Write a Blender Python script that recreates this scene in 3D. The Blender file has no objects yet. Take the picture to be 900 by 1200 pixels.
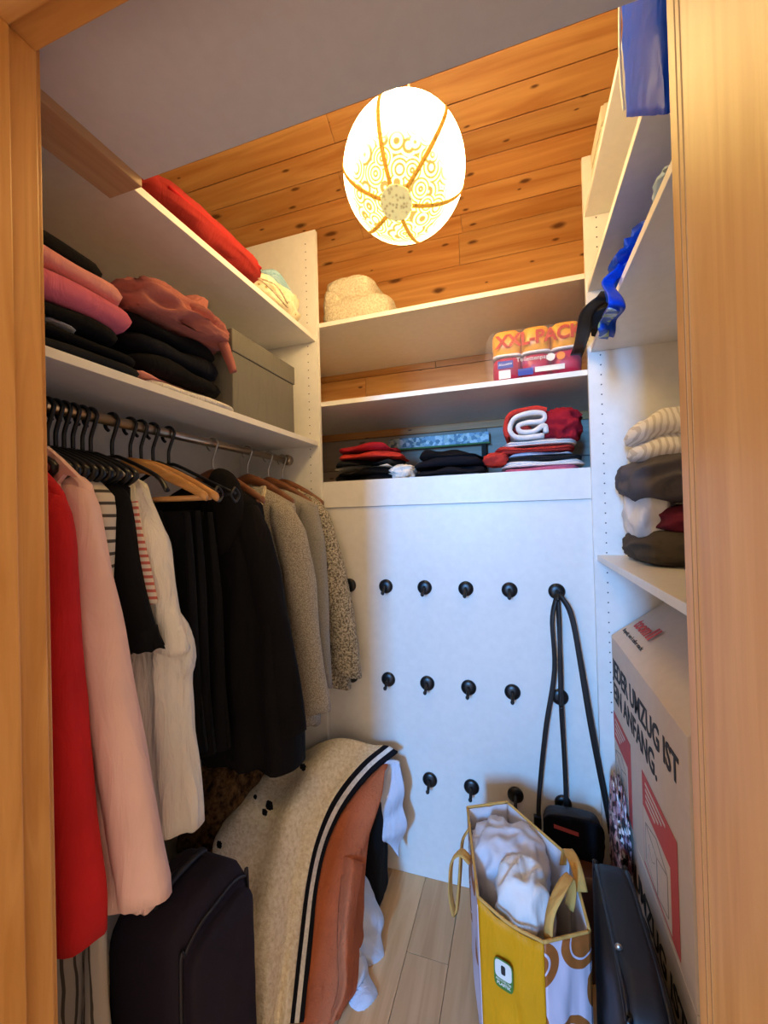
import bpy, bmesh, math, random
from mathutils import Vector, Matrix, noise
random.seed(7)
PI = math.pi
C = bpy.context.scene.collection
S = bpy.context.scene

# ------------------------------------------------------------------ camera, world, lights, exposure
H = 1.353                                   # camera height above the floor; geometry below is built with the camera level at z=0
F = 482.86
YAW, PITCH, ROLL = [math.radians(a) for a in (18.16, 0.537, -1.522)]
fw = Vector((-math.sin(YAW)*math.cos(PITCH), math.cos(YAW)*math.cos(PITCH), math.sin(PITCH)))
r0 = Vector((math.cos(YAW), math.sin(YAW), 0)); u0 = r0.cross(fw)
rt = math.cos(ROLL)*r0 + math.sin(ROLL)*u0
up = -math.sin(ROLL)*r0 + math.cos(ROLL)*u0
cam = bpy.data.cameras.new('camera'); cam_o = bpy.data.objects.new('camera', cam); C.objects.link(cam_o)
cam.sensor_fit = 'HORIZONTAL'; cam.sensor_width = 36.0; cam.lens = 36.0*F/900.0; cam.clip_start = 0.02
cam_o.matrix_world = Matrix(((rt.x, up.x, -fw.x, 0), (rt.y, up.y, -fw.y, 0), (rt.z, up.z, -fw.z, H), (0, 0, 0, 1)))
S.camera = cam_o
S.view_settings.view_transform = 'Standard'; S.view_settings.look = 'None'
S.view_settings.exposure = 0.45; S.view_settings.gamma = 1.0; S.view_settings.use_curve_mapping = False

w = bpy.data.worlds.new('world'); S.world = w; w.use_nodes = True
bg = w.node_tree.nodes['Background']
bg.inputs[0].default_value = (1.0, 0.80, 0.62, 1); bg.inputs[1].default_value = 1.0
# daylight window of the room outside, several metres behind the doorway
wl = bpy.data.lights.new('daylight_window', 'AREA'); wl.shape = 'RECTANGLE'; wl.size = 0.36; wl.size_y = 1.1
wl.color = (0.11, 0.43, 1.0); wl.energy = 235
wo = bpy.data.objects.new('daylight_window', wl); C.objects.link(wo)
wo.location = (-0.77, -4.0, H + 0.55); wo.rotation_euler = (math.radians(90), 0, 0)

LAMP_HOT, LAMP_DIM = 22.0, 7.0

def ray(u, v):
    return rt*((u-450)/F) + up*((600-v)/F) + fw
def P(u, v, x=None, y=None, z=None):
    """real point on the sight line (u,v) at a known real plane x, y or z (camera level z=0)"""
    d = ray(u, v)
    t = x/d.x if x is not None else (y/d.y if y is not None else z/d.z)
    return d*t

# ------------------------------------------------------------------ materials
def lin(c):
    if isinstance(c, str):
        c = tuple(int(c[i:i+2], 16)/255 for i in (0, 2, 4))
    return tuple(((v/12.92) if v <= .04045 else ((v+.055)/1.055)**2.4) for v in c) + (1,)
def newmat(name):
    m = bpy.data.materials.new(name); m.use_nodes = True
    nt = m.node_tree; b = nt.nodes['Principled BSDF']
    return m, nt, b
def nn(nt, t, **k):
    n = nt.nodes.new(t)
    for a, v in k.items(): setattr(n, a, v)
    return n
def ramp(nt, stops):
    r = nn(nt, 'ShaderNodeValToRGB'); e = r.color_ramp.elements
    while len(e) < len(stops): e.new(0.5)
    for i, (p, c) in enumerate(stops): e[i].position = p; e[i].color = c
    return r
def coords(nt, scale=(1, 1, 1), rnd=False):
    tc = nn(nt, 'ShaderNodeTexCoord'); mp = nn(nt, 'ShaderNodeMapping'); mp.inputs['Scale'].default_value = scale
    nt.links.new(tc.outputs['Object'], mp.inputs['Vector'])
    if rnd:
        oi = nn(nt, 'ShaderNodeObjectInfo'); ml = nn(nt, 'ShaderNodeMath', operation='MULTIPLY'); ml.inputs[1].default_value = 37.0
        cb = nn(nt, 'ShaderNodeCombineXYZ'); nt.links.new(oi.outputs['Random'], ml.inputs[0])
        for i in range(3): nt.links.new(ml.outputs[0], cb.inputs[i])
        nt.links.new(cb.outputs[0], mp.inputs['Location'])
    return mp
def bump(nt, b, h, strength, dist=0.002):
    bp = nn(nt, 'ShaderNodeBump'); bp.inputs['Strength'].default_value = strength; bp.inputs['Distance'].default_value = dist
    nt.links.new(h, bp.inputs['Height']); nt.links.new(bp.outputs[0], b.inputs['Normal'])
def plain(name, col, rough=.5, metal=0, spec=.5):
    m, nt, b = newmat(name); c = lin(col)
    mp = coords(nt); n = nn(nt, 'ShaderNodeTexNoise'); n.inputs['Scale'].default_value = 40; n.inputs['Detail'].default_value = 3
    nt.links.new(mp.outputs[0], n.inputs['Vector'])
    r = ramp(nt, [(.3, tuple(v*.95 for v in c[:3])+(1,)), (.7, c)]); nt.links.new(n.outputs[0], r.inputs[0]); nt.links.new(r.outputs[0], b.inputs['Base Color'])
    b.inputs['Roughness'].default_value = rough; b.inputs['Metallic'].default_value = metal; b.inputs['Specular IOR Level'].default_value = spec
    return m
def cloth(name, col, fine=900, vary=.12, bstr=.35, rough=.92, sheen=0, big=9, bd=.0012, crease=(26, 26, 5), cs=.5):
    m, nt, b = newmat(name); c = lin(col)
    mp = coords(nt); n = nn(nt, 'ShaderNodeTexNoise'); n.inputs['Scale'].default_value = big; n.inputs['Detail'].default_value = 4
    nt.links.new(mp.outputs[0], n.inputs['Vector'])
    r = ramp(nt, [(.3, tuple(v*(1-vary) for v in c[:3])+(1,)), (.7, tuple(min(1, v*(1+vary*.5)) for v in c[:3])+(1,))])
    nt.links.new(n.outputs[0], r.inputs[0]); nt.links.new(r.outputs[0], b.inputs['Base Color'])
    f = nn(nt, 'ShaderNodeTexNoise'); f.inputs['Scale'].default_value = fine; f.inputs['Detail'].default_value = 2
    nt.links.new(mp.outputs[0], f.inputs['Vector']); bump(nt, b, f.outputs[0], bstr, bd)
    mc = coords(nt, crease); cn = nn(nt, 'ShaderNodeTexNoise'); cn.inputs['Scale'].default_value = 1; cn.inputs['Detail'].default_value = 3; cn.inputs['Distortion'].default_value = .8
    nt.links.new(mc.outputs[0], cn.inputs['Vector']); b2 = nn(nt, 'ShaderNodeBump'); b2.inputs['Strength'].default_value = cs; b2.inputs['Distance'].default_value = .014
    nt.links.new(cn.outputs[0], b2.inputs['Height']); nt.links.new(b.inputs['Normal'].links[0].from_socket, b.inputs['Normal'])
    nt.links.new(b2.outputs[0], b.inputs['Normal'].links[0].from_node.inputs['Normal'])
    b.inputs['Roughness'].default_value = rough; b.inputs['Specular IOR Level'].default_value = .2
    b.inputs['Sheen Weight'].default_value = sheen; b.inputs['Sheen Roughness'].default_value = .6
    return m
def speckle(name, c1, c2, scale=260, bstr=.8, bd=.004, lo=.42, hi=.58):
    m, nt, b = newmat(name); mp = coords(nt)
    n = nn(nt, 'ShaderNodeTexNoise'); n.inputs['Scale'].default_value = scale; n.inputs['Detail'].default_value = 3; n.inputs['Roughness'].default_value = .65
    nt.links.new(mp.outputs[0], n.inputs['Vector'])
    r = ramp(nt, [(lo, lin(c1)), (hi, lin(c2))]); nt.links.new(n.outputs[0], r.inputs[0]); nt.links.new(r.outputs[0], b.inputs['Base Color'])
    bump(nt, b, n.outputs[0], bstr, bd); b.inputs['Roughness'].default_value = .95; b.inputs['Specular IOR Level'].default_value = .1
    return m
def stripes(name, base, line, axis='z', freq=30, width=.16, dist=0.4):
    m, nt, b = newmat(name); mp = coords(nt)
    wv = nn(nt, 'ShaderNodeTexWave'); wv.bands_direction = axis.upper(); wv.inputs['Scale'].default_value = freq; wv.inputs['Distortion'].default_value = dist
    wv.inputs['Detail'].default_value = 1
    nt.links.new(mp.outputs[0], wv.inputs['Vector'])
    r = ramp(nt, [(width, lin(line)), (width+.08, lin(base))]); nt.links.new(wv.outputs[0], r.inputs[0]); nt.links.new(r.outputs[0], b.inputs['Base Color'])
    b.inputs['Roughness'].default_value = .9; b.inputs['Specular IOR Level'].default_value = .2
    return m
def wood(name, light, dark, axis='x', knots=False, rough=.5, grain=22, rnd=True, kcol='5a2c0c', coat=0):
    m, nt, b = newmat(name)
    i = 'xyz'.index(axis); sc = [1.0]*3; sc[i] = .07
    mp = coords(nt, tuple(s*grain for s in sc), rnd)
    n = nn(nt, 'ShaderNodeTexNoise'); n.inputs['Scale'].default_value = 1.0; n.inputs['Detail'].default_value = 6; n.inputs['Distortion'].default_value = 1.2
    nt.links.new(mp.outputs[0], n.inputs['Vector'])
    r = ramp(nt, [(.32, lin(dark)), (.68, lin(light))]); nt.links.new(n.outputs[0], r.inputs[0])
    out = r.outputs[0]
    if rnd:                                     # board-to-board tone differences
        oi = nn(nt, 'ShaderNodeObjectInfo'); hv = nn(nt, 'ShaderNodeHueSaturation'); mr = nn(nt, 'ShaderNodeMapRange')
        mr.inputs['To Min'].default_value = .86; mr.inputs['To Max'].default_value = 1.1
        nt.links.new(oi.outputs['Random'], mr.inputs[0]); nt.links.new(mr.outputs[0], hv.inputs['Value']); nt.links.new(out, hv.inputs['Color']); out = hv.outputs[0]
    if knots:
        m0 = coords(nt, (1, 1, 1), rnd); sx_ = nn(nt, 'ShaderNodeSeparateXYZ'); nt.links.new(m0.outputs[0], sx_.inputs[0])
        al, (o1, o2) = i, [q for q in (0, 1, 2) if q != i]
        su = nn(nt, 'ShaderNodeMath', operation='SUBTRACT'); nt.links.new(sx_.outputs[o2], su.inputs[0]); nt.links.new(sx_.outputs[o1], su.inputs[1])
        m1 = nn(nt, 'ShaderNodeMath', operation='MULTIPLY'); m1.inputs[1].default_value = 4.6; nt.links.new(sx_.outputs[al], m1.inputs[0])
        m2 = nn(nt, 'ShaderNodeMath', operation='MULTIPLY'); m2.inputs[1].default_value = 10.5; nt.links.new(su.outputs[0], m2.inputs[0])
        mk = nn(nt, 'ShaderNodeCombineXYZ'); nt.links.new(m1.outputs[0], mk.inputs[0]); nt.links.new(m2.outputs[0], mk.inputs[1])
        nd = nn(nt, 'ShaderNodeTexNoise'); nd.inputs['Scale'].default_value = 3; nt.links.new(mk.outputs[0], nd.inputs['Vector'])
        mx0 = nn(nt, 'ShaderNodeMixRGB'); mx0.blend_type = 'LINEAR_LIGHT'; mx0.inputs[0].default_value = .06
        nt.links.new(mk.outputs[0], mx0.inputs[1]); nt.links.new(nd.outputs['Color'], mx0.inputs[2])
        v = nn(nt, 'ShaderNodeTexVoronoi'); v.voronoi_dimensions = '2D'; v.inputs['Scale'].default_value = 1.0; nt.links.new(mx0.outputs[0], v.inputs['Vector'])
        kr = ramp(nt, [(.045, (.9, .9, .9, 1)), (.115, (0, 0, 0, 1))]); sp = nn(nt, 'ShaderNodeSeparateColor'); nt.links.new(v.outputs['Color'], sp.inputs[0])
        ms = nn(nt, 'ShaderNodeMapRange'); ms.inputs['To Min'].default_value = .55; ms.inputs['To Max'].default_value = 2.4; nt.links.new(sp.outputs[1], ms.inputs[0])
        mm = nn(nt, 'ShaderNodeMath', operation='MULTIPLY'); nt.links.new(v.outputs['Distance'], mm.inputs[0]); nt.links.new(ms.outputs[0], mm.inputs[1]); nt.links.new(mm.outputs[0], kr.inputs[0])
        gt = nn(nt, 'ShaderNodeMath', operation='GREATER_THAN'); gt.inputs[1].default_value = .6; nt.links.new(sp.outputs[0], gt.inputs[0])
        mu = nn(nt, 'ShaderNodeMath', operation='MULTIPLY'); nt.links.new(kr.outputs[0], mu.inputs[0]); nt.links.new(gt.outputs[0], mu.inputs[1])
        mx = nn(nt, 'ShaderNodeMixRGB'); nt.links.new(mu.outputs[0], mx.inputs[0]); nt.links.new(out, mx.inputs[1]); mx.inputs[2].default_value = lin(kcol); out = mx.outputs[0]
    nt.links.new(out, b.inputs['Base Color']); bump(nt, b, n.outputs[0], .15, .001)
    b.inputs['Roughness'].default_value = rough; b.inputs['Coat Weight'].default_value = coat; b.inputs['Coat Roughness'].default_value = .25
    return m
def pattern(name, cols, scale=30, feature='F1', rough=.8, pos=None):
    m, nt, b = newmat(name); mp = coords(nt)
    v = nn(nt, 'ShaderNodeTexVoronoi'); v.inputs['Scale'].default_value = scale; nt.links.new(mp.outputs[0], v.inputs['Vector'])
    k = len(cols); r = ramp(nt, [(pos[i] if pos else i/k, lin(c)) for i, c in enumerate(cols)]); r.color_ramp.interpolation = 'CONSTANT'
    if feature == 'CELL':
        sp = nn(nt, 'ShaderNodeSeparateColor'); nt.links.new(v.outputs['Color'], sp.inputs[0]); nt.links.new(sp.outputs[0], r.inputs[0])
    else: nt.links.new(v.outputs['Distance'], r.inputs[0])
    nt.links.new(r.outputs[0], b.inputs['Base Color']); b.inputs['Roughness'].default_value = rough
    return m

M = {}
M['white'] = plain('white_laminate', 'ece8e0', .38)
M['wallpaint'] = plain('white_wall_paint', 'd9d6d2', .9)
M['soffit'] = plain('white_ceiling_paint', 'd6d3d2', .9)
M['hole'] = plain('hole_dark', '2a2620', .9)
M['pine'] = wood('varnished_pine_boards', 'e2ac68', 'c48444', 'x', True, .42, 18)
M['palepine'] = wood('grey_whitewashed_boards', 'b8b0a2', '9a9080', 'x', True, .7, 16, kcol='6a5c48')
M['jamb'] = wood('varnished_pine_frame', 'dea35c', 'c98a42', 'z', False, .42, 40, False)
M['jambx'] = wood('varnished_pine_head', 'dea35c', 'c98a42', 'x', False, .42, 40, False)
M['board'] = wood('brown_ceiling_board', 'c9a47c', 'b58d66', 'y', True, .6, 30, False)
M['jambline'] = plain('frame_groove', 'a8743a', .7)
M['floor'] = wood('pale_laminate_floor', 'dfb988', 'cca170', 'y', False, .35, 25)
M['black'] = cloth('black_fabric', '0d0c0f', 700, .2, .3)
M['navy'] = cloth('dark_navy_fabric', '14141c', 700, .2, .3)
M['charcoal'] = cloth('charcoal_fabric', '232427', 700, .2, .3)
M['coat_black'] = cloth('black_coat_fabric', '120f11', 500, .25, .3)
M['red'] = cloth('red_fabric', 'c4262a', 800)
M['coral'] = cloth('coral_red_fabric', 'c23a30', 800)
M['cushionred'] = cloth('brick_red_fabric', 'a5302a', 800)
M['darkred'] = cloth('dark_red_fabric', 'a01c2a', 800)
M['palepink'] = cloth('pale_pink_fabric', 'eec6bc', 800, .06)
M['pinkA'] = cloth('salmon_pink_fabric', 'e59a92', 600)
M['pinkB'] = cloth('rose_pink_fabric', 'd87088', 600)
M['mauve'] = cloth('dusty_mauve_fabric', 'b97268', 500)
M['cream'] = cloth('cream_cotton', 'f0e8dc', 700, .06, crease=(60, 60, 9), cs=.8)
M['whitecloth'] = cloth('white_cotton', 'e6e2de', 700, .05)
M['creamstripe'] = stripes('striped_shirt_fabric', 'cdc3b4', '4a443e', 'z', 13, .12)
M['dressstripe'] = stripes('striped_dress_fabric', 'c4bbb0', '5e564e', 'x', 16, .12, 1.5)
M['redstripe'] = stripes('red_striped_lining', 'e7d8c8', 'c86a5e', 'z', 22, .35)
M['knit'] = speckle('grey_beige_knit', '8f8577', 'bfb6a5', 300, .7, .003)
M['knit2'] = speckle('mid_grey_knit', '8a857c', 'aaa498', 420, .5, .002)
M['boucle'] = speckle('curly_boucle', '6e6453', 'd8ccb2', 150, 1.0, .008, .40, .60)
M['sherpa'] = speckle('cream_sherpa', 'cfbf9f', 'eee2c6', 130, 1.0, .010, .35, .6)
M['fleece'] = speckle('cream_fleece', 'e2cfa8', 'fff2d8', 90, .9, .008, .3, .62)
M['knitborder'] = speckle('white_fleece_border', 'd8d4cc', 'f4f0e8', 90, .9, .006, .3, .62)
M['fur'] = speckle('brown_fur', '2c1c10', '7a5a38', 45, .9, .01, .35, .65)
M['terracotta'] = cloth('terracotta_fleece', 'c26b44', 160, .15, .8, bd=.004)
M['lightblue'] = cloth('light_blue_cotton', 'cfd9ea', 500, .08)
M['suitcase'] = cloth('dark_plum_suitcase_fabric', '241d2a', 1400, .1, .4, .75, cs=.1)
M['suitpipe'] = plain('suitcase_piping', '1d1a24', .5)
M['luggage'] = plain('black_soft_luggage', '101217', .55)
M['luggage2'] = plain('black_luggage_piping', '12151c', .35)
M['plastic'] = plain('black_plastic', '0d0d0f', .35)
M['chrome'] = plain('worn_chrome_rail', 'b8a58c', .28, .9)
M['steel'] = plain('steel_wire', 'b5b0a8', .3, .9)
M['hangwood'] = wood('light_hanger_wood', 'd6a263', 'bd8444', 'x', False, .4, 30, False)
M['hangdark'] = wood('brown_hanger_wood', '8a5636', '6c3f24', 'x', False, .4, 30, False)
M['greybox'] = cloth('grey_felt_box', '77736a', 900, .08)
M['floral'] = pattern('floral_scrap', ['5a3a44', 'd8c8c0', '8a5a66', '3a2c30'], 60, 'CELL')
M['bluepat'] = pattern('blue_loop_print', ['28506e', '86b0c4', '9fc4d2', '8fb8ca'], 42, 'F1', .7, [0, .12, .3, .55])
M['creampat'] = pattern('cream_leaf_print', ['b59a4e', 'ece0b8', 'f0e6c6', 'e6dab0'], 38, 'F1', .7, [0, .16, .35, .6])
M['confetti'] = pattern('pink_black_print', ['2c2026', 'b08a92', 'e8dcd8', '7c4a58', '1c161a', 'caa0a8'], 75, 'CELL', .6)
M['blue'] = None
def tarp(name, col):
    m, nt, b = newmat(name); mp = coords(nt)
    v = nn(nt, 'ShaderNodeTexVoronoi'); v.inputs['Scale'].default_value = 22; v.feature = 'SMOOTH_F1'; nt.links.new(mp.outputs[0], v.inputs['Vector'])
    b.inputs['Base Color'].default_value = lin(col); b.inputs['Roughness'].default_value = .42; b.inputs['Specular IOR Level'].default_value = .12; bump(nt, b, v.outputs['Distance'], .5, .012)
    return m
M['blue'] = tarp('blue_woven_tarp', '0b48cc')
M['printstrip'] = pattern('pale_print', ['8fa6b4', 'd8dcd8', '5f7a86', 'b8c4b8'], 60, 'CELL', .4)
M['bluelin'] = pattern('blue_white_lining', ['2a63c8', 'bcd0dc', '1d4fb0', '9fb98e'], 60, 'CELL', .4)
M['foil'] = tarp('clear_blue_foil', 'a8bcd8')
M['carton'] = plain('off_white_carton', 'd8c6b4', .8)
M['cartonink'] = plain('black_print', '2b2624', .8)
M['cartonred'] = plain('red_print', 'c9544e', .8)
M['toomred'] = plain('brand_red_print', 'cf4f44', .8)
M['cartongrey'] = plain('grey_print', '9a8c80', .8)
M['yellow'] = cloth('yellow_woven_bag', 'e09a14', 300, .06, .2, .5, 0)
M['bagprint'] = pattern('brown_ring_print', ['8a4c1c', 'a8602a', 'd9cfe0', 'a8602a', 'd6cbd8'], 10, 'F1', .5, [0, .1, .34, .38, .56])
M['lining'] = plain('white_bag_lining', 'd2cfd4', .6)
M['strapyel'] = cloth('ochre_bag_strap', 'd8a75a', 400, .1, .4, .7, 0)
M['green'] = plain('green_print', '4d7a2e', .6)
M['labelwhite'] = plain('white_print', 'e9e6da', .6)
M['leather'] = plain('brown_leather', '55301a', .45)
M['strap'] = plain('black_strap', '1a1512', .55)
M['orangeink'] = plain('orange_red_print', 'c23a0a', .8)
M['tpyellow'] = plain('yellow_wrap', 'f0a51c', .35)
M['tpred'] = plain('magenta_wrap', 'b8173e', .35)
M['tppaper'] = plain('white_tissue', 'efe9e2', .9)
M['blueink'] = plain('blue_print', '2a3f9a', .6)
M['orangedot'] = plain('orange_print', 'f08a1c', .6)
M['knitwhite'] = stripes('white_cable_knit', 'ece6dc', 'cfc6b8', 'x', 26, .3, 2.0)
M['taupe'] = cloth('taupe_grey_fabric', '5b5658', 600)
M['olive'] = cloth('dark_olive_brown_fabric', '4c443a', 600)
M['maroon'] = cloth('maroon_fabric', '6a2030', 600)
M['cratewood'] = plain('cream_painted_crate', 'e6dcc2', .6)
def clearfilm():
    m, nt, b = newmat('clear_film'); b.inputs['Base Color'].default_value = (1, .97, .94, 1); b.inputs['Roughness'].default_value = .12
    b.inputs['Alpha'].default_value = .07
    mp = coords(nt); n = nn(nt, 'ShaderNodeTexNoise'); n.inputs['Scale'].default_value = 30; nt.links.new(mp.outputs[0], n.inputs['Vector']); bump(nt, b, n.outputs[0], .7, .006)
    return m
M['film'] = clearfilm()
def shade_mat():
    m, nt, b = newmat('glowing_woven_shade'); tc = nn(nt, 'ShaderNodeTexCoord'); nt.nodes.remove(b)
    sx = nn(nt, 'ShaderNodeSeparateXYZ'); nt.links.new(tc.outputs['Object'], sx.inputs[0])
    mr = nn(nt, 'ShaderNodeMapRange'); mr.inputs['From Min'].default_value = -.11; mr.inputs['From Max'].default_value = -.045
    nt.links.new(sx.outputs[2], mr.inputs[0])                 # height in the shade above its bottom, level with the bulb the weave is washed out
    v = nn(nt, 'ShaderNodeTexVoronoi'); v.inputs['Scale'].default_value = 26; nt.links.new(tc.outputs['Object'], v.inputs['Vector'])
    ml = nn(nt, 'ShaderNodeMath', operation='MULTIPLY'); ml.inputs[1].default_value = 34; nt.links.new(v.outputs['Distance'], ml.inputs[0])
    sn0 = nn(nt, 'ShaderNodeMath', operation='SINE'); nt.links.new(ml.outputs[0], sn0.inputs[0]); sn = nn(nt, 'ShaderNodeMath', operation='ADD'); sn.inputs[1].default_value = .55; nt.links.new(sn0.outputs[0], sn.inputs[0])
    r = ramp(nt, [(.0, (.105, .062, .014, 1)), (.25, (.13, .09, .02, 1)), (.45, (1, .72, .10, 1))]); nt.links.new(sn.outputs[0], r.inputs[0])
    mx = nn(nt, 'ShaderNodeMixRGB'); mx.inputs[2].default_value = (1, .68, .32, 1)
    nt.links.new(mr.outputs[0], mx.inputs[0]); nt.links.new(r.outputs[0], mx.inputs[1])
    st = nn(nt, 'ShaderNodeMapRange'); st.inputs['To Min'].default_value = LAMP_DIM; st.inputs['To Max'].default_value = LAMP_HOT; nt.links.new(mr.outputs[0], st.inputs[0])
    e = nn(nt, 'ShaderNodeEmission'); nt.links.new(mx.outputs[0], e.inputs[0]); nt.links.new(st.outputs[0], e.inputs[1])
    nt.links.new(e.outputs[0], nt.nodes['Material Output'].inputs[0])
    return m
M['shade'] = shade_mat()
def glow(name, col, s):
    m, nt, b = newmat(name); b.inputs['Base Color'].default_value = lin(col); b.inputs['Emission Color'].default_value = lin(col); b.inputs['Emission Strength'].default_value = s
    mp = coords(nt); v = nn(nt, 'ShaderNodeTexVoronoi'); v.inputs['Scale'].default_value = 110; nt.links.new(mp.outputs[0], v.inputs['Vector'])
    r = ramp(nt, [(.2, tuple(x*.35 for x in lin(col)[:3])+(1,)), (.5, lin(col))]); nt.links.new(v.outputs['Distance'], r.inputs[0]); nt.links.new(r.outputs[0], b.inputs['Emission Color'])
    return m
M['rib'] = glow('glowing_ochre_rib', 'c98a2c', .7)
M['disc'] = glow('glowing_woven_disc', 'd6c88a', .62)

# ------------------------------------------------------------------ object helpers
def wloc(o):
    v = Vector((0, 0, 0))
    while o: v += o.location; o = o.parent
    return v
def obj(name, data, mat, parent=None, smooth=False, kind=None, bevel=0):
    """data = (verts, faces) in room coordinates -> ONE mesh object; its origin goes to its base"""
    vs, fs = data
    me = bpy.data.meshes.new(name)
    if parent is None:
        lo = [min(v[i] for v in vs) for i in range(3)]; hi = [max(v[i] for v in vs) for i in range(3)]
        off = Vector(((lo[0]+hi[0])/2, (lo[1]+hi[1])/2, lo[2]))
    else: off = wloc(parent)
    me.from_pydata([(v[0]-off.x, v[1]-off.y, v[2]-off.z) for v in vs], [], fs); me.update()
    bm = bmesh.new(); bm.from_mesh(me); bmesh.ops.recalc_face_normals(bm, faces=bm.faces)
    if bevel: bmesh.ops.bevel(bm, geom=list(bm.edges), offset=bevel, segments=2, profile=.6, affect='EDGES')
    if smooth:
        for f in bm.faces: f.smooth = True
    bm.to_mesh(me); bm.free()
    me.materials.append(M[mat] if isinstance(mat, str) else mat)
    o = bpy.data.objects.new(name, me); C.objects.link(o)
    if parent is None: o.location = off
    else: o.parent = parent
    if kind: o['kind'] = kind
    return o
def tag(o, label, cat, group=None, kind=None):
    o['label'] = label; o['category'] = cat
    if group: o['group'] = group
    if kind: o['kind'] = kind
    return o
def thing(name, label, cat, loc=(0, 0, 0), group=None):
    o = bpy.data.objects.new(name, None); C.objects.link(o); o.location = loc; o.empty_display_size = .05
    return tag(o, label, cat, group)
def struct(o, label=None):
    o['kind'] = 'structure'
    if label: o['label'] = label
    return o
def join(*ds):
    V, Fc = [], []
    for vs, fs in ds:
        k = len(V); V += [tuple(v) for v in vs]; Fc += [tuple(i+k for i in f) for f in fs]
    return V, Fc
def box(x0, x1, y0, y1, z0, z1):
    v = [(x, y, z) for z in (z0, z1) for y in (y0, y1) for x in (x0, x1)]
    return v, [(0, 2, 3, 1), (4, 5, 7, 6), (0, 1, 5, 4), (2, 6, 7, 3), (0, 4, 6, 2), (1, 3, 7, 5)]
def loft(loops, cap=True, closed=True):
    n = len(loops[0]); V = [tuple(p) for l in loops for p in l]; Fc = []
    for i in range(len(loops)-1):
        for j in range(n if closed else n-1):
            a, b_ = i*n+j, i*n+(j+1) % n; Fc.append((a, b_, b_+n, a+n))
    if cap and closed:
        for i, base in ((0, 0), (len(loops)-1, (len(loops)-1)*n)):
            c = sum((Vector(p) for p in loops[i]), Vector())/n; k = len(V); V.append(tuple(c))
            for j in range(n): Fc.append((base+j, base+(j+1) % n, k) if i else (base+(j+1) % n, base+j, k))
    return V, Fc
def catmull(pts, n):
    pts = [Vector(p) for p in pts]; out = []
    q = [pts[0]*2-pts[1]] + pts + [pts[-1]*2-pts[-2]]
    seg = len(pts)-1
    for k in range(n+1):
        t = k/n*seg; i = min(int(t), seg-1); t -= i; a, b_, c, d = q[i:i+4]
        out.append(.5*((2*b_)+(c-a)*t+(2*a-5*b_+4*c-d)*t*t+(3*b_-a-3*c+d)*t**3))
    return out
def tube(path, r, ry=None, seg=10, upv=(0, 0, 1), n=None, taper=None):
    pts = catmull(path, n) if n else [Vector(p) for p in path]
    ry = ry or r; loops = []; upv = Vector(upv); a0 = None
    for i, p in enumerate(pts):
        t = (pts[min(i+1, len(pts)-1)]-pts[max(i-1, 0)]).normalized()
        a = a0 - t*a0.dot(t) if a0 is not None else upv - t*upv.dot(t)
        if a.length < 1e-4: a = Vector((1, 0, 0)) - t*t.x
        a.normalize(); a0 = a; b_ = t.cross(a); k = taper(i/(len(pts)-1)) if taper else 1
        loops.append([p + a*(r*k*math.cos(2*PI*j/seg)) + b_*(ry*k*math.sin(2*PI*j/seg)) for j in range(seg)])
    return loft(loops)
def patch(rows, nu, nv, f=None, u0=0, u1=1, v0=0, v1=1):
    """smooth sheet through a grid of points; u runs along rows, v across"""
    big = [catmull(r, 40) for r in rows]; cols = [catmull([b_[k] for b_ in big], 40) for k in range(41)]   # cols[k][j]
    def s(u, v):
        a = min(u*40, 39.999); b_ = min(v*40, 39.999); i, j = int(a), int(b_); fu, fv = a-i, b_-j
        return (cols[i][j]*(1-fu)+cols[i+1][j]*fu)*(1-fv) + (cols[i][j+1]*(1-fu)+cols[i+1][j+1]*fu)*fv
    V = []
    for i in range(nu+1):
        for j in range(nv+1):
            u = u0+(u1-u0)*i/nu; v = v0+(v1-v0)*j/nv; p = s(u, v)
            if f: p = f(p, u, v)
            V.append(p)
    return V, nu, nv
def sheet(V, nu, nv, th=.006):
    """give a grid sheet real thickness"""
    n = nv+1; nor = []
    for i in range(nu+1):
        for j in range(nv+1):
            a = V[min(i+1, nu)*n+j]-V[max(i-1, 0)*n+j]; b_ = V[i*n+min(j+1, nv)]-V[i*n+max(j-1, 0)]; c = a.cross(b_)
            nor.append(c.normalized() if c.length > 1e-9 else Vector((0, 0, 1)))
    k = len(V); W = [tuple(v) for v in V] + [tuple(v-m*th) for v, m in zip(V, nor)]; Fc = []
    for i in range(nu):
        for j in range(nv):
            a = i*n+j; Fc.append((a, a+n, a+n+1, a+1)); Fc.append((k+a, k+a+1, k+a+n+1, k+a+n))
    rim = [(i*n) for i in range(nu+1)] + [nu*n+j for j in range(1, n)] + [i*n+nv for i in range(nu-1, -1, -1)] + [j for j in range(nv-1, 0, -1)]
    for a, b_ in zip(rim, rim[1:]+rim[:1]): Fc.append((a, b_, k+b_, k+a))
    return W, Fc
def nz(p, s, seed=0): return noise.noise(Vector((p[0]*s+seed*7.1, p[1]*s+seed*3.7, p[2]*s-seed*5.3)))
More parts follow.
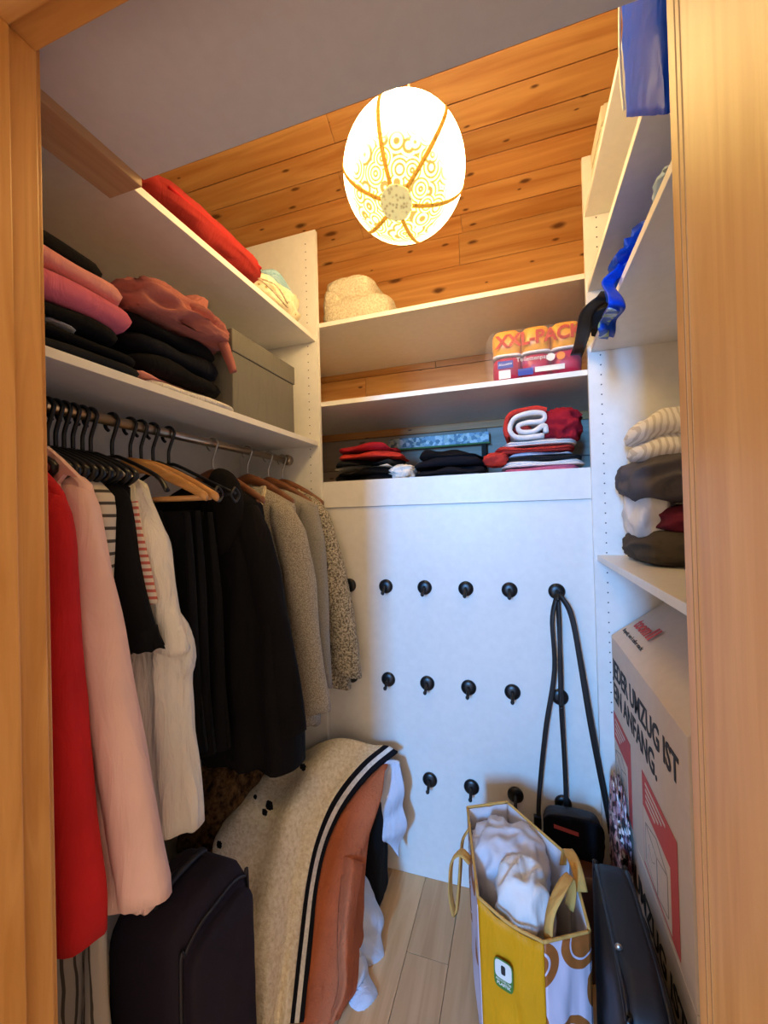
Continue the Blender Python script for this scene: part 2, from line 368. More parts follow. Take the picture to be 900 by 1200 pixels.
def folded(cx, cy, z0, sx, sy, h, layers=2, rot=0, seed=1, wob=.012, droop=.0, p=5, nseg=56, sag=0):
    """a folded garment: rounded slab whose sides show its folded layers"""
    prof = []; hl = h/layers
    for l in range(layers):
        for a in (-80, -40, 0, 40, 80):
            r = math.radians(a); prof.append(((1-math.cos(r))*hl*.55 + .004*math.sin(l*2.3+seed), (l+.5+.5*math.sin(r))*hl))
    loops = []
    def ring(inset, z, k=1):
        L = []
        for j in range(nseg):
            t = 2*PI*j/nseg; c, s = math.cos(t), math.sin(t); rr = (abs(c)**p+abs(s)**p)**(-1/p)
            x = (sx/2-inset)*rr*c*k; y = (sy/2-inset)*rr*s*k; e = max(abs(2*x/sx), abs(2*y/sy))
            q = Vector((x, y, z)); zz = z + nz((x, y, z*.3), 9, seed)*wob*(z/h)*1.0 - droop*e**3*(z/h) + sag*(1-e*e)*(z/h)
            g = 1+nz((x, y, z*2), 7, seed+3)*wob*3.0
            x, y = x*g, y*g
            L.append((cx+x*math.cos(rot)-y*math.sin(rot), cy+x*math.sin(rot)+y*math.cos(rot), z0+max(0, zz)))
        return L
    for k in (.3, .7, .95): loops.append(ring(prof[0][0], 0, k))
    for ins, z in prof: loops.append(ring(ins, z))
    for k in (.93, .75, .5, .25, .08): loops.append(ring(prof[-1][0], h, k))
    return loft(loops)
def lump(c, s, seed=1, amp=.25, fr=3.0, nu=40, nv=26, sq=2.6, floor=None, ridge=True, rot=0):
    loops = []
    for i in range(1, nv):
        ph = PI*i/nv; L = []
        for j in range(nu):
            th = 2*PI*j/nu; d = Vector((math.sin(ph)*math.cos(th), math.sin(ph)*math.sin(th), -math.cos(ph)))
            r = (abs(d.x)**sq+abs(d.y)**sq+abs(d.z)**sq)**(-1/sq)
            k = nz(d*1.0, fr, seed)
            if ridge: k = .5-abs(k)*1.6
            q = d*r*(1+amp*k); x, y, z = q.x*s[0]/2, q.y*s[1]/2, q.z*s[2]/2
            x, y = x*math.cos(rot)-y*math.sin(rot), x*math.sin(rot)+y*math.cos(rot)
            z += c[2]
            if floor is not None: z = max(z, floor)
            L.append((c[0]+x, c[1]+y, z))
        loops.append(L)
    return loft(loops)
def lathe(c, prof, seg=32):
    return loft([[(c[0]+r*math.cos(2*PI*j/seg), c[1]+r*math.sin(2*PI*j/seg), c[2]+z) for j in range(seg)] for r, z in prof])
def text(name, body, size, origin, right, upd, mat, parent, bold=.0, ext=.0004, align='LEFT', sx=1.0):
    cu = bpy.data.curves.new(name, 'FONT'); cu.body = body; cu.size = size; cu.offset = bold; cu.extrude = ext; cu.align_x = align; cu.resolution_u = 3
    t = bpy.data.objects.new(name, cu); C.objects.link(t)
    dg = bpy.context.evaluated_depsgraph_get(); me = bpy.data.meshes.new_from_object(t.evaluated_get(dg))
    C.objects.unlink(t); bpy.data.objects.remove(t)
    R_, U_ = Vector(right).normalized(), Vector(upd).normalized(); N_ = R_.cross(U_); o_ = Vector(origin)
    vs = [tuple(o_+R_*v.co.x*sx+U_*v.co.y+N_*v.co.z) for v in me.vertices]; fs = [tuple(p.vertices) for p in me.polygons]
    bpy.data.meshes.remove(me)
    return obj(name, (vs, fs), mat, parent)
def quad(o, a, b_, n=None, th=.0006):
    """thin printed label: corner o, edge vectors a and b_"""
    o, a, b_ = Vector(o), Vector(a), Vector(b_); n = a.cross(b_).normalized()*th
    return [tuple(p) for p in (o, o+a, o+a+b_, o+b_, o+n, o+a+n, o+a+b_+n, o+b_+n)], [(0, 3, 2, 1), (4, 5, 6, 7), (0, 1, 5, 4), (1, 2, 6, 5), (2, 3, 7, 6), (3, 0, 4, 7)]

# ================================================================== THE SETTING
FL = -H
XL, XW, XR, YB = -1.13, -1.80, .84, 2.05          # side walls, back wall
DX0, DX1, DY0, DY1, DH = -.595, .121, .12, .378, .632    # doorway: left face, right face, outer and inner depth, head height
fl = bpy.data.objects.new('floor', None); C.objects.link(fl); fl.location = (0, 0, FL); struct(fl, 'pale wood laminate floor')
obj('subfloor', box(-2.5, 2.5, -2.2, YB, FL-.06, FL-.012), 'floor', fl)
random.seed(3)
x = XW
while x < XR:
    y = .38 - random.uniform(0, .9)
    while y < YB:
        y2 = y+1.28
        obj('plank', box(x+.0005, min(x+.129, XR), max(y, -.3)+.0005, min(y2, YB)-.0005, FL-.012, FL), 'floor', fl, bevel=.0008)
        y = y2
    x += .13
struct(obj('wall_left', box(XW-.1, XW, DY0, YB+.1, FL, 2.6), 'wallpaint'), 'white painted wall behind the hanging clothes')
struct(obj('wall_right', box(XR, XR+.1, DY0, YB+.1, FL, 2.6), 'wallpaint'), 'white painted wall behind the right hand shelves')
# front wall with the doorway (three pieces of one wall)
struct(obj('wall_front', join(box(XL-1.5, DX0-.02, DY0+.02, DY1-.02, FL, 2.6), box(DX1+.02, XR+1.5, DY0+.02, DY1-.02, FL, 2.6), box(DX0-.02, DX1+.02, DY0+.02, DY1-.02, DH+.02, 2.6)), 'wallpaint'), 'wall around the doorway')
# door frame
df = bpy.data.objects.new('trim_1', None); C.objects.link(df); df.location = (0, .3, FL); struct(df, 'varnished pine door frame around the doorway')
obj('jamb', box(DX0-.03, DX0, DY0, DY1, FL, DH), 'jamb', df, bevel=.002)
obj('jamb', box(DX1, DX1+.03, DY0, DY1, FL, DH), 'jamb', df, bevel=.002)
obj('head', box(DX0-.03, DX1+.03, DY0, DY1, DH, DH+.03), 'jambx', df, bevel=.002)
obj('door_stop', box(DX0-.001, DX0+.012, DY0+.0, .340, FL, DH-.012), 'jamb', df, bevel=.002)
obj('door_stop', box(DX0-.001, DX1+.001, DY0+.0, .340, DH-.012, DH+.001), 'jambx', df, bevel=.002)
for yy in (.352, .361):
    obj('seal_line', box(DX1-.0004, DX1+.002, yy-.0008, yy+.0008, FL, DH), 'jambline', df)
obj('casing', box(DX0-.10, DX0-.012, DY1, DY1+.012, FL, DH+.07), 'jamb', df, bevel=.002)
obj('casing', box(DX1+.012, DX1+.10, DY1, DY1+.012, FL, DH+.07), 'jamb', df, bevel=.002)
# white low ceiling inside the door
struct(obj('ceiling', box(-.70, XR, DY1-.02, .638, .69, .80), 'soffit'), 'white painted low ceiling above the doorway')
struct(obj('wall_upper', join(box(XW, XR, .60, .636, .80, 2.6), box(XW, -.72, DY1-.02, .62, .82, .86)), 'wallpaint'), 'wall above the low ceiling')
struct(obj('trim_2', box(-.787, -.700, DY1+.013, .634, .672, .715), 'board', bevel=.002), 'brown wooden board along the low ceiling')
# pine boards: back wall and sloping ceiling
wb = bpy.data.objects.new('wall_back', None); C.objects.link(wb); wb.location = (0, YB, FL); struct(wb, 'back wall clad in horizontal pine boards')
obj('backing', box(XW, XR, YB+.012, YB+.10, FL, 1.45), 'hole', wb)
def row_of(parent, mat, place, joints, wd):
    xs = [XW]+joints+[XR]
    for a, b_ in zip(xs, xs[1:]):
        v, f = box(a+.0006, b_-.0006, 0, .014, .0012, wd-.0012)
        obj('plank', ([place(p) for p in v], f), mat, parent, bevel=.003)
z = 1.39; k = 0
JO = {0: [-.245], 1: [.45], 2: [-.75]}
while z > -.1:
    wd = .163 if k else .163
    row_of(wb, 'pine' if z-wd > .40 else 'palepine', (lambda p, z=z, wd=wd: (p[0], YB+.012-p[1]+.0, z-wd+p[2])), JO.get(k, [random.uniform(-.8, .6)]), wd)
    z -= wd; k += 1
TH = math.radians(30)
rl = bpy.data.objects.new('ceiling_slope', None); C.objects.link(rl); rl.location = (0, YB, 1.39); struct(rl, 'sloping ceiling clad in varnished pine boards')
def sl(p, s=0):
    # p=(x, thickness, along slope)
    return (p[0], YB - (s+p[2])*math.cos(TH) - p[1]*math.sin(TH), 1.39 + (s+p[2])*math.sin(TH) - p[1]*math.cos(TH))
s = 0; k = 0
while s < 1.75:
    wd = .081 if k == 0 else .0995
    row_of(rl, 'pine', (lambda p, s=s: sl(p, s)), [-.225] if k == 0 else [random.uniform(-.9, -.7) if k % 2 else random.uniform(.5, .7)], wd)
    s += wd; k += 1
v, f = box(XW, XR, -.06, -.004, -.05, 1.9)
obj('backing', ([sl(p) for p in v], f), 'hole', rl)

# ================================================================== SHELVING
T = .0185; YF = 1.485
def pinholes(parent, xs, zs, y):
    D = []
    for xx in xs:
        for zz in zs: D.append(loft([[(xx+.0024*math.cos(a*PI/3), yy, zz+.0024*math.sin(a*PI/3)) for a in range(6)] for yy in (y, y-.0006)]))
    return obj('pin_holes', join(*D), 'hole', parent, kind='stuff')
PT = 1.158
# left unit
lu = thing('wardrobe_unit', 'white open wardrobe unit with two shelves and clothes rail beside the wooden beam', 'shelving', (-.94, .95, FL))
obj('side_panel', box(XL+.002, -.748, YF, YF+T, FL+.001, PT), 'white', lu, bevel=.001)
L1, L2 = .705, .286
s1 = obj('shelf', box(XL+.002, -.755, DY1+.02, YF-.001, L1, L1+T), 'white', lu, bevel=.0012)
obj('shelf', box(XL+.002, -.755, DY1+.02, YF-.001, L2, L2+T), 'white', lu, bevel=.0012)
obj('back_panel', box(XL-.010, XL+.001, DY1+.02, YF+T, FL+.001, L1+T+.02), 'white', lu)
obj('end_block', box(-.80, -.757, .662, .676, L1+T, L1+T+.055), 'white', lu)
pinholes(lu, (-.792,), [-.3+.032*i for i in range(45)], YF)
RX, RZ = -.891, .237
rail = obj('clothes_rail', tube([(RX, .42, RZ), (RX, YF-.004, RZ)], .0125, seg=16, n=2), 'chrome', lu, smooth=True)
obj('rail_socket', tube([(RX, YF-.022, RZ), (RX, YF-.001, RZ)], .021, seg=16, n=2), 'chrome', lu, smooth=True)
# back unit
bu = thing('wardrobe_unit', 'white open wardrobe unit at the far end with hook panel below its shelves', 'shelving', (-.26, 1.77, FL))
obj('side_panel', box(-.766, -.7475, YF+T+.001, YB-.004, FL+.001, .12), 'white', bu, bevel=.001)
obj('side_panel', box(.2305, .249, YF+T+.001, YB-.004, FL+.001, .12), 'white', bu, bevel=.001)
B0 = YF+T+.001
obj('shelf', box(-1.12, XR-.006, B0, YB-.006, .769, .787), 'white', bu, bevel=.0012)
obj('shelf', box(-1.12, XR-.006, B0, YB-.006, .448, .4665), 'white', bu, bevel=.0012)
obj('shelf', box(-1.12, XR-.006, B0+.019, YB-.006, .124, .1425), 'white', bu, bevel=.0012)
obj('front_rail', box(-.7465, .2295, B0, B0+.018, .0385, .1425), 'white', bu, bevel=.0012)
pan = obj('hook_panel', box(-.7465, .2295, B0+.006, B0+.022, FL+.001, .0375), 'white', bu, bevel=.001)
HY = B0+.006
def hook_mesh(x, z):
    disc = loft([[(x+r*math.cos(2*PI*j/24), y, z+r*math.sin(2*PI*j/24)) for j in range(24)] for r, y in ((.027, HY), (.027, HY-.006), (.0225, HY-.010), (.010, HY-.012))])
    peg = tube([(x, HY-.010, z+.002), (x, HY-.022, z-.002), (x, HY-.034, z-.013), (x, HY-.040, z-.022), (x, HY-.046, z-.020)], .0055, n=12, seg=8)
    knob = lump((x, HY-.046, z-.018), (.014, .014, .014), 1, 0, 1, 10, 6, 2, ridge=False)
    return join(disc, peg, knob)
HP = [(xx, zz) for zz in (-.271, -.627, -.984) for xx in (-.646, -.495, -.343, -.191, -.040, .113)]
for xx, zz in HP: obj('hook', hook_mesh(xx, zz), 'plastic', pan, smooth=True)
# right unit
ru = thing('wardrobe_unit', 'white open wardrobe unit with four shelves along the right side', 'shelving', (.5, .95, FL))
obj('side_panel', box(.227, XR-.002, YF, YF+T, FL+.001, PT), 'white', ru, bevel=.001)
RS = [(-.1635, .236), (.514, .236), (.713, .232), (.957, .230)]
for zz, xx in RS: obj('shelf', box(xx, XR-.002, .66, YF-.001, zz, zz+T), 'white', ru, bevel=.0012)
pinholes(ru, (.264,), [-.65+.032*i for i in range(56)], YF)

# ================================================================== LAMP
LC = Vector((-.2515, 1.0, .860)); LR = .1515
pd = Vector((-.008, -.505, -.863)).normalized()
lamp = thing('pendant_lamp', 'glowing round woven pendant lampshade hanging under the pine ceiling', 'lamp', LC)
Rz = pd.to_track_quat('-Z', 'Y').to_matrix()
def lp(v): return Rz @ Vector(v) + LC
prof = []
sh = bpy.data.meshes.new('shade'); bm = bmesh.new(); bmesh.ops.create_uvsphere(bm, u_segments=48, v_segments=32, radius=LR)
bmesh.ops.delete(bm, geom=[f_ for f_ in bm.faces if f_.calc_center_median().z > LR*.96], context='FACES')
for f_ in bm.faces: f_.smooth = True
bm.to_mesh(sh); bm.free(); sh.materials.append(M['shade'])
sho = bpy.data.objects.new('shade', sh); C.objects.link(sho); sho.parent = lamp; sho.rotation_euler = Rz.to_euler()
for k in range(6):
    a = k*PI/3 + .42
    path = [lp(((LR+.0005)*math.sin(t)*math.cos(a), (LR+.0005)*math.sin(t)*math.sin(a), -(LR+.0005)*math.cos(t))) for t in [.25+i*(2.3/14) for i in range(15)]]
    obj('rib', tube(path, .0022, .0050, 8, upv=tuple((path[0]-LC))), 'rib', lamp, smooth=True)
dl = [lp((r*math.cos(2*PI*j/32), r*math.sin(2*PI*j/32), -zz)) for r, zz in ((.037, LR-.006), (.037, LR+.001), (.001, LR+.002)) for j in range(32)]
obj('bottom_disc', loft([dl[i*32:(i+1)*32] for i in range(3)]), 'disc', lamp)
tp = lp((0, 0, LR*.93))
cy_top = tp.y + .0; zt = 1.39 + (YB-cy_top)*math.tan(TH) - .02
obj('cable', tube([tp, (tp.x, tp.y+.004, tp.z+.12), (tp.x, tp.y, zt)], .0035, n=10, seg=8), 'labelwhite', lamp)
obj('ceiling_rose', lathe((tp.x, tp.y, zt-.03), [(.012, 0), (.04, .012), (.042, .05)], 20), 'labelwhite', lamp)

# ================================================================== HANGERS AND GARMENTS
def hook_of(y, mat_r=.0028, tilt=0):
    pts = []
    for k in range(13):
        a = math.radians(-150+k*20+0); pts.append((RX+.0205*math.sin(a)*1.0, y+tilt*.4*math.cos(a)*.02, RZ-.004+.0205*math.cos(a)))
    pts = pts[0:]
    pts += [(RX+.004, y, RZ-.040), (RX, y, RZ-.055), (RX, y, RZ-.085)]
    return tube(pts, mat_r, n=36, seg=8)
def hanger(y, kind, label, group=None, wide=.20, bar=True, clips=False):
    h = thing('clothes_hanger', label, 'hanger', (RX, y, RZ-.17), group)
    zt = RZ-.085
    if kind == 'plastic':
        obj('hook', hook_of(y, .0042), 'plastic', h, smooth=True)
        obj('shoulder', tube([(RX-wide, y, zt-.085), (RX-.13, y, zt-.050), (RX-.03, y, zt-.004), (RX, y, zt), (RX+.03, y, zt-.004), (RX+.13, y, zt-.050), (RX+wide, y, zt-.085)], .0045, .007, n=30, seg=8), 'plastic', h, smooth=True)
        if bar: obj('bar', tube([(RX-wide, y, zt-.085), (RX, y, zt-.10), (RX+wide, y, zt-.085)], .004, n=10, seg=8), 'plastic', h, smooth=True)
        if clips:
            for s_ in (-1, 1): obj('clip', tube([(RX+s_*wide, y, zt-.07), (RX+s_*wide, y-.016, zt-.088), (RX+s_*wide, y, zt-.106), (RX+s_*wide, y+.016, zt-.088), (RX+s_*wide, y, zt-.07)], .0035, n=20, seg=8), 'plastic', h, smooth=True)
    else:
        mt = 'hangwood' if kind == 'lightwood' else 'hangdark'
        obj('hook', hook_of(y, .0026 if kind != 'lightwood' else .004), 'steel' if kind != 'lightwood' else 'plastic', h, smooth=True)
        th = .011
        loops = []
        for k in range(33):
            t = -1+2*k/32; xx = RX+t*wide; zc = zt - .002 - .085*abs(t)**1.5; hh = .019*(1-.45*abs(t)); yy = y+.014*t*t
            loops.append([(xx, yy+th*math.cos(2*PI*j/10)*(1-.3*abs(t)), zc-.01+hh*math.sin(2*PI*j/10)) for j in range(10)])
        obj('shoulder', loft(loops), mt, h, smooth=True)
        if bar: obj('bar', tube([(RX-wide*.93, y+.01, zt-.098), (RX+wide*.93, y+.01, zt-.098)], .0055, n=2, seg=10), mt, h, smooth=True)
    return h
def interp(pts, z):
    """pts sorted from high z to low: (z, x)"""
    if z >= pts[0][0]: return pts[0][1]
    for (za, xa), (zb, xb) in zip(pts, pts[1:]):
        if z >= zb: return xa+(xb-xa)*(za-z)/(za-zb)
    return pts[-1][1]
def garment(name, label, cat, y0, px, mat, th=.035, hem=None, sleeve=None, sl_mat=None, seed=1, sl_r=.048, neck=.055, fold=.010, nf=4, group=None, collar=None, back=.215, body_in=.05, sl_dy=-.012, drop=0):
    """px: front outline on the photo's sight lines, taken in the garment's own plane y0"""
    pts = [P(u, v, y=y0) for u, v in px]; pts = sorted([(p.z, p.x) for p in pts], reverse=True)
    ztop = RZ-.085-.002-drop; zsh = pts[0][0]; hem = hem if hem is not None else pts[-1][0]
    g = thing(name, label, cat, (RX, y0, hem), group)
    nr, nc = 46, 60; loops = []
    for i in range(nr+1):
        t = i/nr; z = ztop + (hem-ztop)*(t**1.25)
        tt = max(0, min(1, (ztop-z)/(ztop-pts[1][0]+1e-6)))
        xf = min(interp(pts, z), RX+neck+(max(pts[1][1], RX+.1)-RX-neck)*tt**.8) if z > pts[1][0] else interp(pts, z)
        if sleeve is not None and z < pts[1][0]: xf -= body_in*min(1, (pts[1][0]-z)/.08)
        wb_ = neck + (back-neck)*min(1, tt**.8); xb = max(RX-wb_, XL+.012)
        thk = th*(.45+.55*min(1, tt*1.2))*(1+.25*t); L = []
        for j in range(nc):
            a = 2*PI*j/nc; c_, s_ = math.cos(a), math.sin(a)
            ex = (xf+xb)/2 + (xf-xb)/2*math.copysign(abs(c_)**.75, c_)
            yy = thk*math.copysign(abs(s_)**.6, s_)
            fo = fold*min(1, max(0, (ztop-z-.06)/.3))
            yy += fo*math.sin(nf*2*PI*(ex-xb)/.40+seed+2.2*nz((0, 0, z), 2.5, seed)) + .006*nz((ex, s_, z), 9, seed)*min(1, tt)
            zz = z + (.010*nz((ex, 0, 0), 12, seed) if i == nr else 0)
            L.append((ex, y0+yy, zz))
        loops.append(L)
    body = obj('body', loft(loops), mat, g, smooth=True)
    if sleeve is not None:
        zc = sleeve; zs = pts[1][0]+.005
        for side in (1, -1):
            path = []; rr = []
            n_ = 26; Ls = []
            for i in range(n_+1):
                t = i/n_; z = zs+.012+(zc-zs-.012)*t
                r1 = sl_r*(.45+.55*min(1, t*6)**.6) if t < .17 else sl_r*(1-.12*t)
                if side == 1: xc = interp(pts, z)-r1*.98
                else: xc = max(RX-back+.03, XL+.06)
                if i == 0: r1 *= .6
                L = []
                for j in range(20):
                    a = 2*PI*j/20; w_ = 1+.10*nz((math.cos(a), math.sin(a), z*5), 1.6, seed)+.05*math.sin(3*a+z*14+seed)
                    L.append((xc+r1*w_*math.cos(a) - (0.014*(1-t)**6 if i == 0 else 0), y0+sl_dy+(.75*r1)*w_*math.sin(a), z + (.005*math.sin(2*a+seed) if i == n_ else 0)))
                Ls.append(L)
            obj('sleeve', loft(Ls), sl_mat or mat, g, smooth=True)
    if collar:
        cm, cr = collar
        zz = ztop+.008
        obj('collar', tube([(RX-neck*.9, y0+.0, zz-.012), (RX-.02, y0+th*.55, zz+.012), (RX+neck*.9, y0+.008, zz-.004), (RX+neck*1.4, y0-th*.75, zz-.055), (RX+neck*1.0, y0-th*1.05, zz-.14)], cr*.45, cr, n=24, seg=10, upv=(0, 1, 0)), cm, g, smooth=True)
    return g
HG = 'black plastic hangers crowded at the near end of the rail'
for yy in (.500, .512, .526, .540, .556, .572, .588, .604, .622, .642, .66):
    hanger(yy, 'plastic', 'black plastic hanger crowded at the near end of the rail', HG, wide=.07, bar=False)
garment('red_coat', 'long red coat hanging nearest the door frame', 'coat', .47, [(53, 556), (69, 574), (79, 597), (83, 625), (84, 700), (91, 800), (102, 900), (111, 1000), (117, 1050), (118, 1080)], 'red', .026, sleeve=-.645, seed=2, sl_r=.05, sl_dy=-.004, body_in=.02)
pc = garment('pink_blazer_coat', 'long pale pink coat with lapels between red coat and striped dress', 'coat', .545, [(55, 524), (104, 568), (113, 594), (118, 628), (130, 694), (150, 800), (170, 900), (188, 1000), (195, 1036)], 'palepink', .026, hem=-.66, sleeve=-.635, seed=3, sl_r=.052, sl_dy=-.004, fold=.006, body_in=.03)
lp_ = [P(u, v, y=.506) for u, v in ((54, 524), (70, 538), (92, 560), (74, 556), (66, 566), (64, 600))]
obj('lapel', ([tuple(p_) for p_ in lp_]+[tuple(p_+Vector((0, .008, 0))) for p_ in lp_], [(0, 1, 2, 3, 4, 5), (11, 10, 9, 8, 7, 6)]+[(k, (k+1) % 6, (k+1) % 6+6, k+6) for k in range(6)]), 'palepink', pc)
garment('striped_dress', 'long cream dress with dark stripes hanging below the red and pink coats', 'dress', .59, [(70, 525), (89, 539), (130, 580), (133, 600), (132, 640), (131, 690), (134, 800), (140, 950), (148, 1100), (152, 1215)], 'dressstripe', .018, hem=-1.17, sleeve=-.20, sl_mat='creamstripe', seed=4, sl_r=.03, sl_dy=-.004)
bs_ = garment('black_shirt', 'black short-sleeved shirt with frilled cuffs beside the cream blouse', 'shirt', .645, [(84, 530), (147, 570), (153, 583), (164, 650), (173, 690), (186, 738), (170, 772), (152, 780), (156, 860)], 'black', .024, sleeve=-.245, seed=5, sl_r=.042)
fc_ = P(165, 752, y=.633)
obj('cuff_frill', loft([[(fc_.x+r_*math.cos(a)*(1+w_*math.sin(7*a)), .633+.72*r_*math.sin(a)*(1+w_*math.sin(7*a)), fc_.z+dz+.4*w_*r_*math.cos(9*a)) for a in [2*PI*j/70 for j in range(70)]] for r_, w_, dz in ((.036, 0, .03), (.040, .06, .012), (.048, .14, -.012), (.044, .14, -.012), (.03, .0, .01))]), 'black', bs_, smooth=True)
garment('cream_blouse', 'crinkled off-white blouse with red striped placket', 'blouse', .71, [(116, 537), (167, 566), (181, 594), (197, 634), (204, 675), (212, 715), (229, 778), (221, 800), (224, 862), (231, 920), (236, 985)], 'cream', .032, hem=-.655, sleeve=-.275, seed=6, sl_r=.05, fold=.014, nf=6, body_in=.012)
bl = [o_ for o_ in C.objects if o_.name.startswith('cream_blouse')][0]
pk = [P(u, v, y=.655) for u, v in ((155, 588), (158, 612), (163, 635), (169, 660), (174, 685), (179, 708))]
obj('placket', tube(pk, .013, .003, 8, upv=(1, .2, 0), n=20), 'redstripe', bl, smooth=True)
hanger(.71, 'plastic', 'black plastic hanger holding the cream blouse', wide=.16, bar=False)
hanger(.757, 'lightwood', 'light wooden hanger with trouser bar next to the cream blouse', wide=.21)
hanger(.787, 'lightwood', 'light wooden hanger with trouser bar behind the first wooden one', wide=.215)
hanger(.822, 'plastic', 'black plastic hanger with end clips just behind the wooden hangers', wide=.20, bar=False, clips=True)
hanger(.872, 'plastic', 'black plastic hanger with clip ends standing apart near the hooded coat', wide=.21, bar=True, clips=True)
def trousers(y0, label, px, hem, th=.02):
    pts = sorted([(p.z, p.x) for p in [P(u, v, y=y0) for u, v in px]], reverse=True); L = []
    g = thing('folded_trousers', label, 'trousers', (RX, y0, hem))
    z0 = pts[0][0]
    for i in range(31):
        z = z0+(hem-z0)*i/30; xf = interp(pts, z); xb = RX-.15
        L.append([((xf+xb)/2+(xf-xb)/2*math.copysign(abs(math.cos(2*PI*j/40))**.6, math.cos(2*PI*j/40)), y0+th*(1+.3*i/30)*math.copysign(abs(math.sin(2*PI*j/40))**.6, math.sin(2*PI*j/40))+.006*math.sin(j*.9+i*.15), z) for j in range(40)])
    obj('legs', loft(L), 'black', g, smooth=True); return g
trousers(.768, 'black trousers folded over the first light wooden hanger', [(186, 598), (200, 640), (212, 760), (230, 880)], -.50, .012)
trousers(.80, 'black trousers folded over the second light wooden hanger', [(220, 600), (228, 700), (240, 860), (245, 900)], -.55, .014)
trousers(.84, 'long black skirt clipped below the black clip hanger', [(232, 598), (240, 700), (250, 860), (255, 915)], -.58, .014)
trousers(.90, 'wide black trousers hanging next to the hooded coat', [(246, 600), (258, 700), (268, 860), (272, 915)], -.60, .018)
hc = garment('hooded_coat', 'black hooded coat in the middle of the rail', 'coat', 1.04, [(283, 558), (303, 590), (316, 618), (329, 670), (342, 729), (353, 800), (362, 868)], 'coat_black', .06, hem=-.70, sleeve=-.60, seed=8, sl_r=.055, sl_dy=-.015, fold=.014, body_in=.03, drop=.03)
obj('hood', loft([[Vector((RX+.085+.055*math.cos(a)*k, .985-.03*math.sin(a)*k-.01*q, .07-.055*q+.05*math.sin(a)*k)) for a in [2*PI*j/20 for j in range(20)]] for q, k in ((-.8, .3), (-.6, .9), (0, 1.1), (.8, 1.15), (1.6, .95), (2.4, .6), (2.9, .2))]), 'coat_black', hc, smooth=True)
hanger(1.04, 'darkwood', 'brown wooden hanger holding the black hooded coat', wide=.17)
cg = garment('knit_cardigan', 'grey beige knitted cardigan with ribbed neckband', 'cardigan', 1.21, [(318, 572), (344, 591), (360, 620), (369, 663), (379, 756), (386, 810), (390, 848)], 'knit', .05, sleeve=-.62, seed=9, sl_r=.06, collar=('sherpa', .018), sl_dy=-.02, drop=.04)
hanger(1.21, 'darkwood', 'brown wooden hanger holding the grey beige cardigan', wide=.17)
garment('grey_sweater', 'plain mid grey sweater between cardigan and curly coat', 'sweater', 1.335, [(349, 577), (373, 593), (382, 633), (387, 727), (389, 790), (390, 850)], 'knit2', .035, sleeve=-.60, seed=10, sl_r=.05, drop=.04)
hanger(1.335, 'darkwood', 'brown wooden hanger holding the mid grey sweater', wide=.17)
garment('boucle_coat', 'curly beige bouclé coat at the far end of the rail', 'coat', 1.43, [(350, 566), (373, 585), (387, 604), (400, 647), (412, 705), (421, 759), (427, 806)], 'boucle', .035, sleeve=-.59, seed=11, sl_r=.062, collar=('boucle', .018), sl_dy=-.01, drop=.035)
hanger(1.43, 'darkwood', 'brown wooden hanger holding the curly beige coat', wide=.17)

# ================================================================== LEFT SHELVES
def fold_thing(name, label, cat, data, mat, group=None, parts=None):
    o_ = obj(name, data, mat, smooth=True); tag(o_, label, cat, group); return o_
z = L2+T
st1 = [('charcoal', .030, .36, .515, 'charcoal garment at the bottom of the stack with pink clothes', 0), ('black', .030, .35, .515, 'black garment second from the bottom under the pink clothes', 0), ('whitecloth', .008, .24, .44, 'thin white garment edge in the stack with pink clothes', 0),
       ('black', .034, .30, .49, 'black garment right under the rose pink one', -.004), ('pinkB', .058, .33, .495, 'rose pink folded sweater in the near left stack', .008), ('pinkA', .050, .31, .50, 'salmon pink folded top above the rose pink sweater', .0), ('black', .072, .31, .49, 'black garment on top of the pink clothes', -.035)]
for i, (mt, h, sy, yc, lb, dx) in enumerate(st1):
    fold_thing('folded_garment', lb, 'clothes', folded(-.905+dx, yc, z, .31, sy, h, 1, 0, i+1, .012, .010 if i < 6 else .035, 7), mt, 'clothes in the stack nearest the door'); z += h-.004
z = L2+T
st2 = [('cream', .020, .30, 'cream folded garment at the bottom of the second stack', .02), ('pinkA', .026, .24, 'salmon pink folded garment low in the second stack', -.03), ('black', .050, .31, 'black folded garment lowest in the second stack', .0),
       ('navy', .048, .31, 'black folded garment in the middle of the second stack', .0), ('black', .046, .29, 'black folded garment under the mauve hoodie', -.01)]
for i, (mt, h, sy, lb, dy) in enumerate(st2):
    fold_thing('folded_garment', lb, 'clothes', folded(-.905-(.012 if i > 1 else 0), .825+dy, z, .295, sy, h, 1, .02, i+11, .022, .014, 5.5), mt, 'clothes in the second stack on the left shelf'); z += h-.004
hd = thing('crumpled_hoodie', 'dusty mauve crumpled hoodie on top of black clothes', 'hoodie', (-.86, .80, z))
obj('body', lump((-.868, .815, z+.026), (.27, .29, .085), 31, .30, 2.2, 60, 40, 3.2, floor=z-.004), 'mauve', hd, smooth=True)
def peak(c, n=26):
    L = []
    for q, kx, ky, dy in ((0, 1, 1, 0), (.25, .98, .85, .01), (.5, .9, .62, .022), (.75, .8, .4, .035), (.92, .6, .25, .045), (1, .3, .1, .05)):
        L.append([Vector((c[0]+.085*kx*math.cos(a)*(1+.25*nz((math.cos(a), math.sin(a), q*2), 1.8, 4)), c[1]+dy+.075*ky*math.sin(a)*(1+.3*nz((math.cos(a), math.sin(a), q*2), 2.2, 9)), c[2]+.105*q)) for a in [2*PI*j/n for j in range(n)]])
    return loft(L)
obj('hood', peak((-.835, .845, z+.025)), 'mauve', hd, smooth=True)
obj('pocket_fold', lump((-.775, .755, z+.052), (.07, .13, .035), 12, .3, 2.5, 30, 20, 2.6), 'mauve', hd, smooth=True)
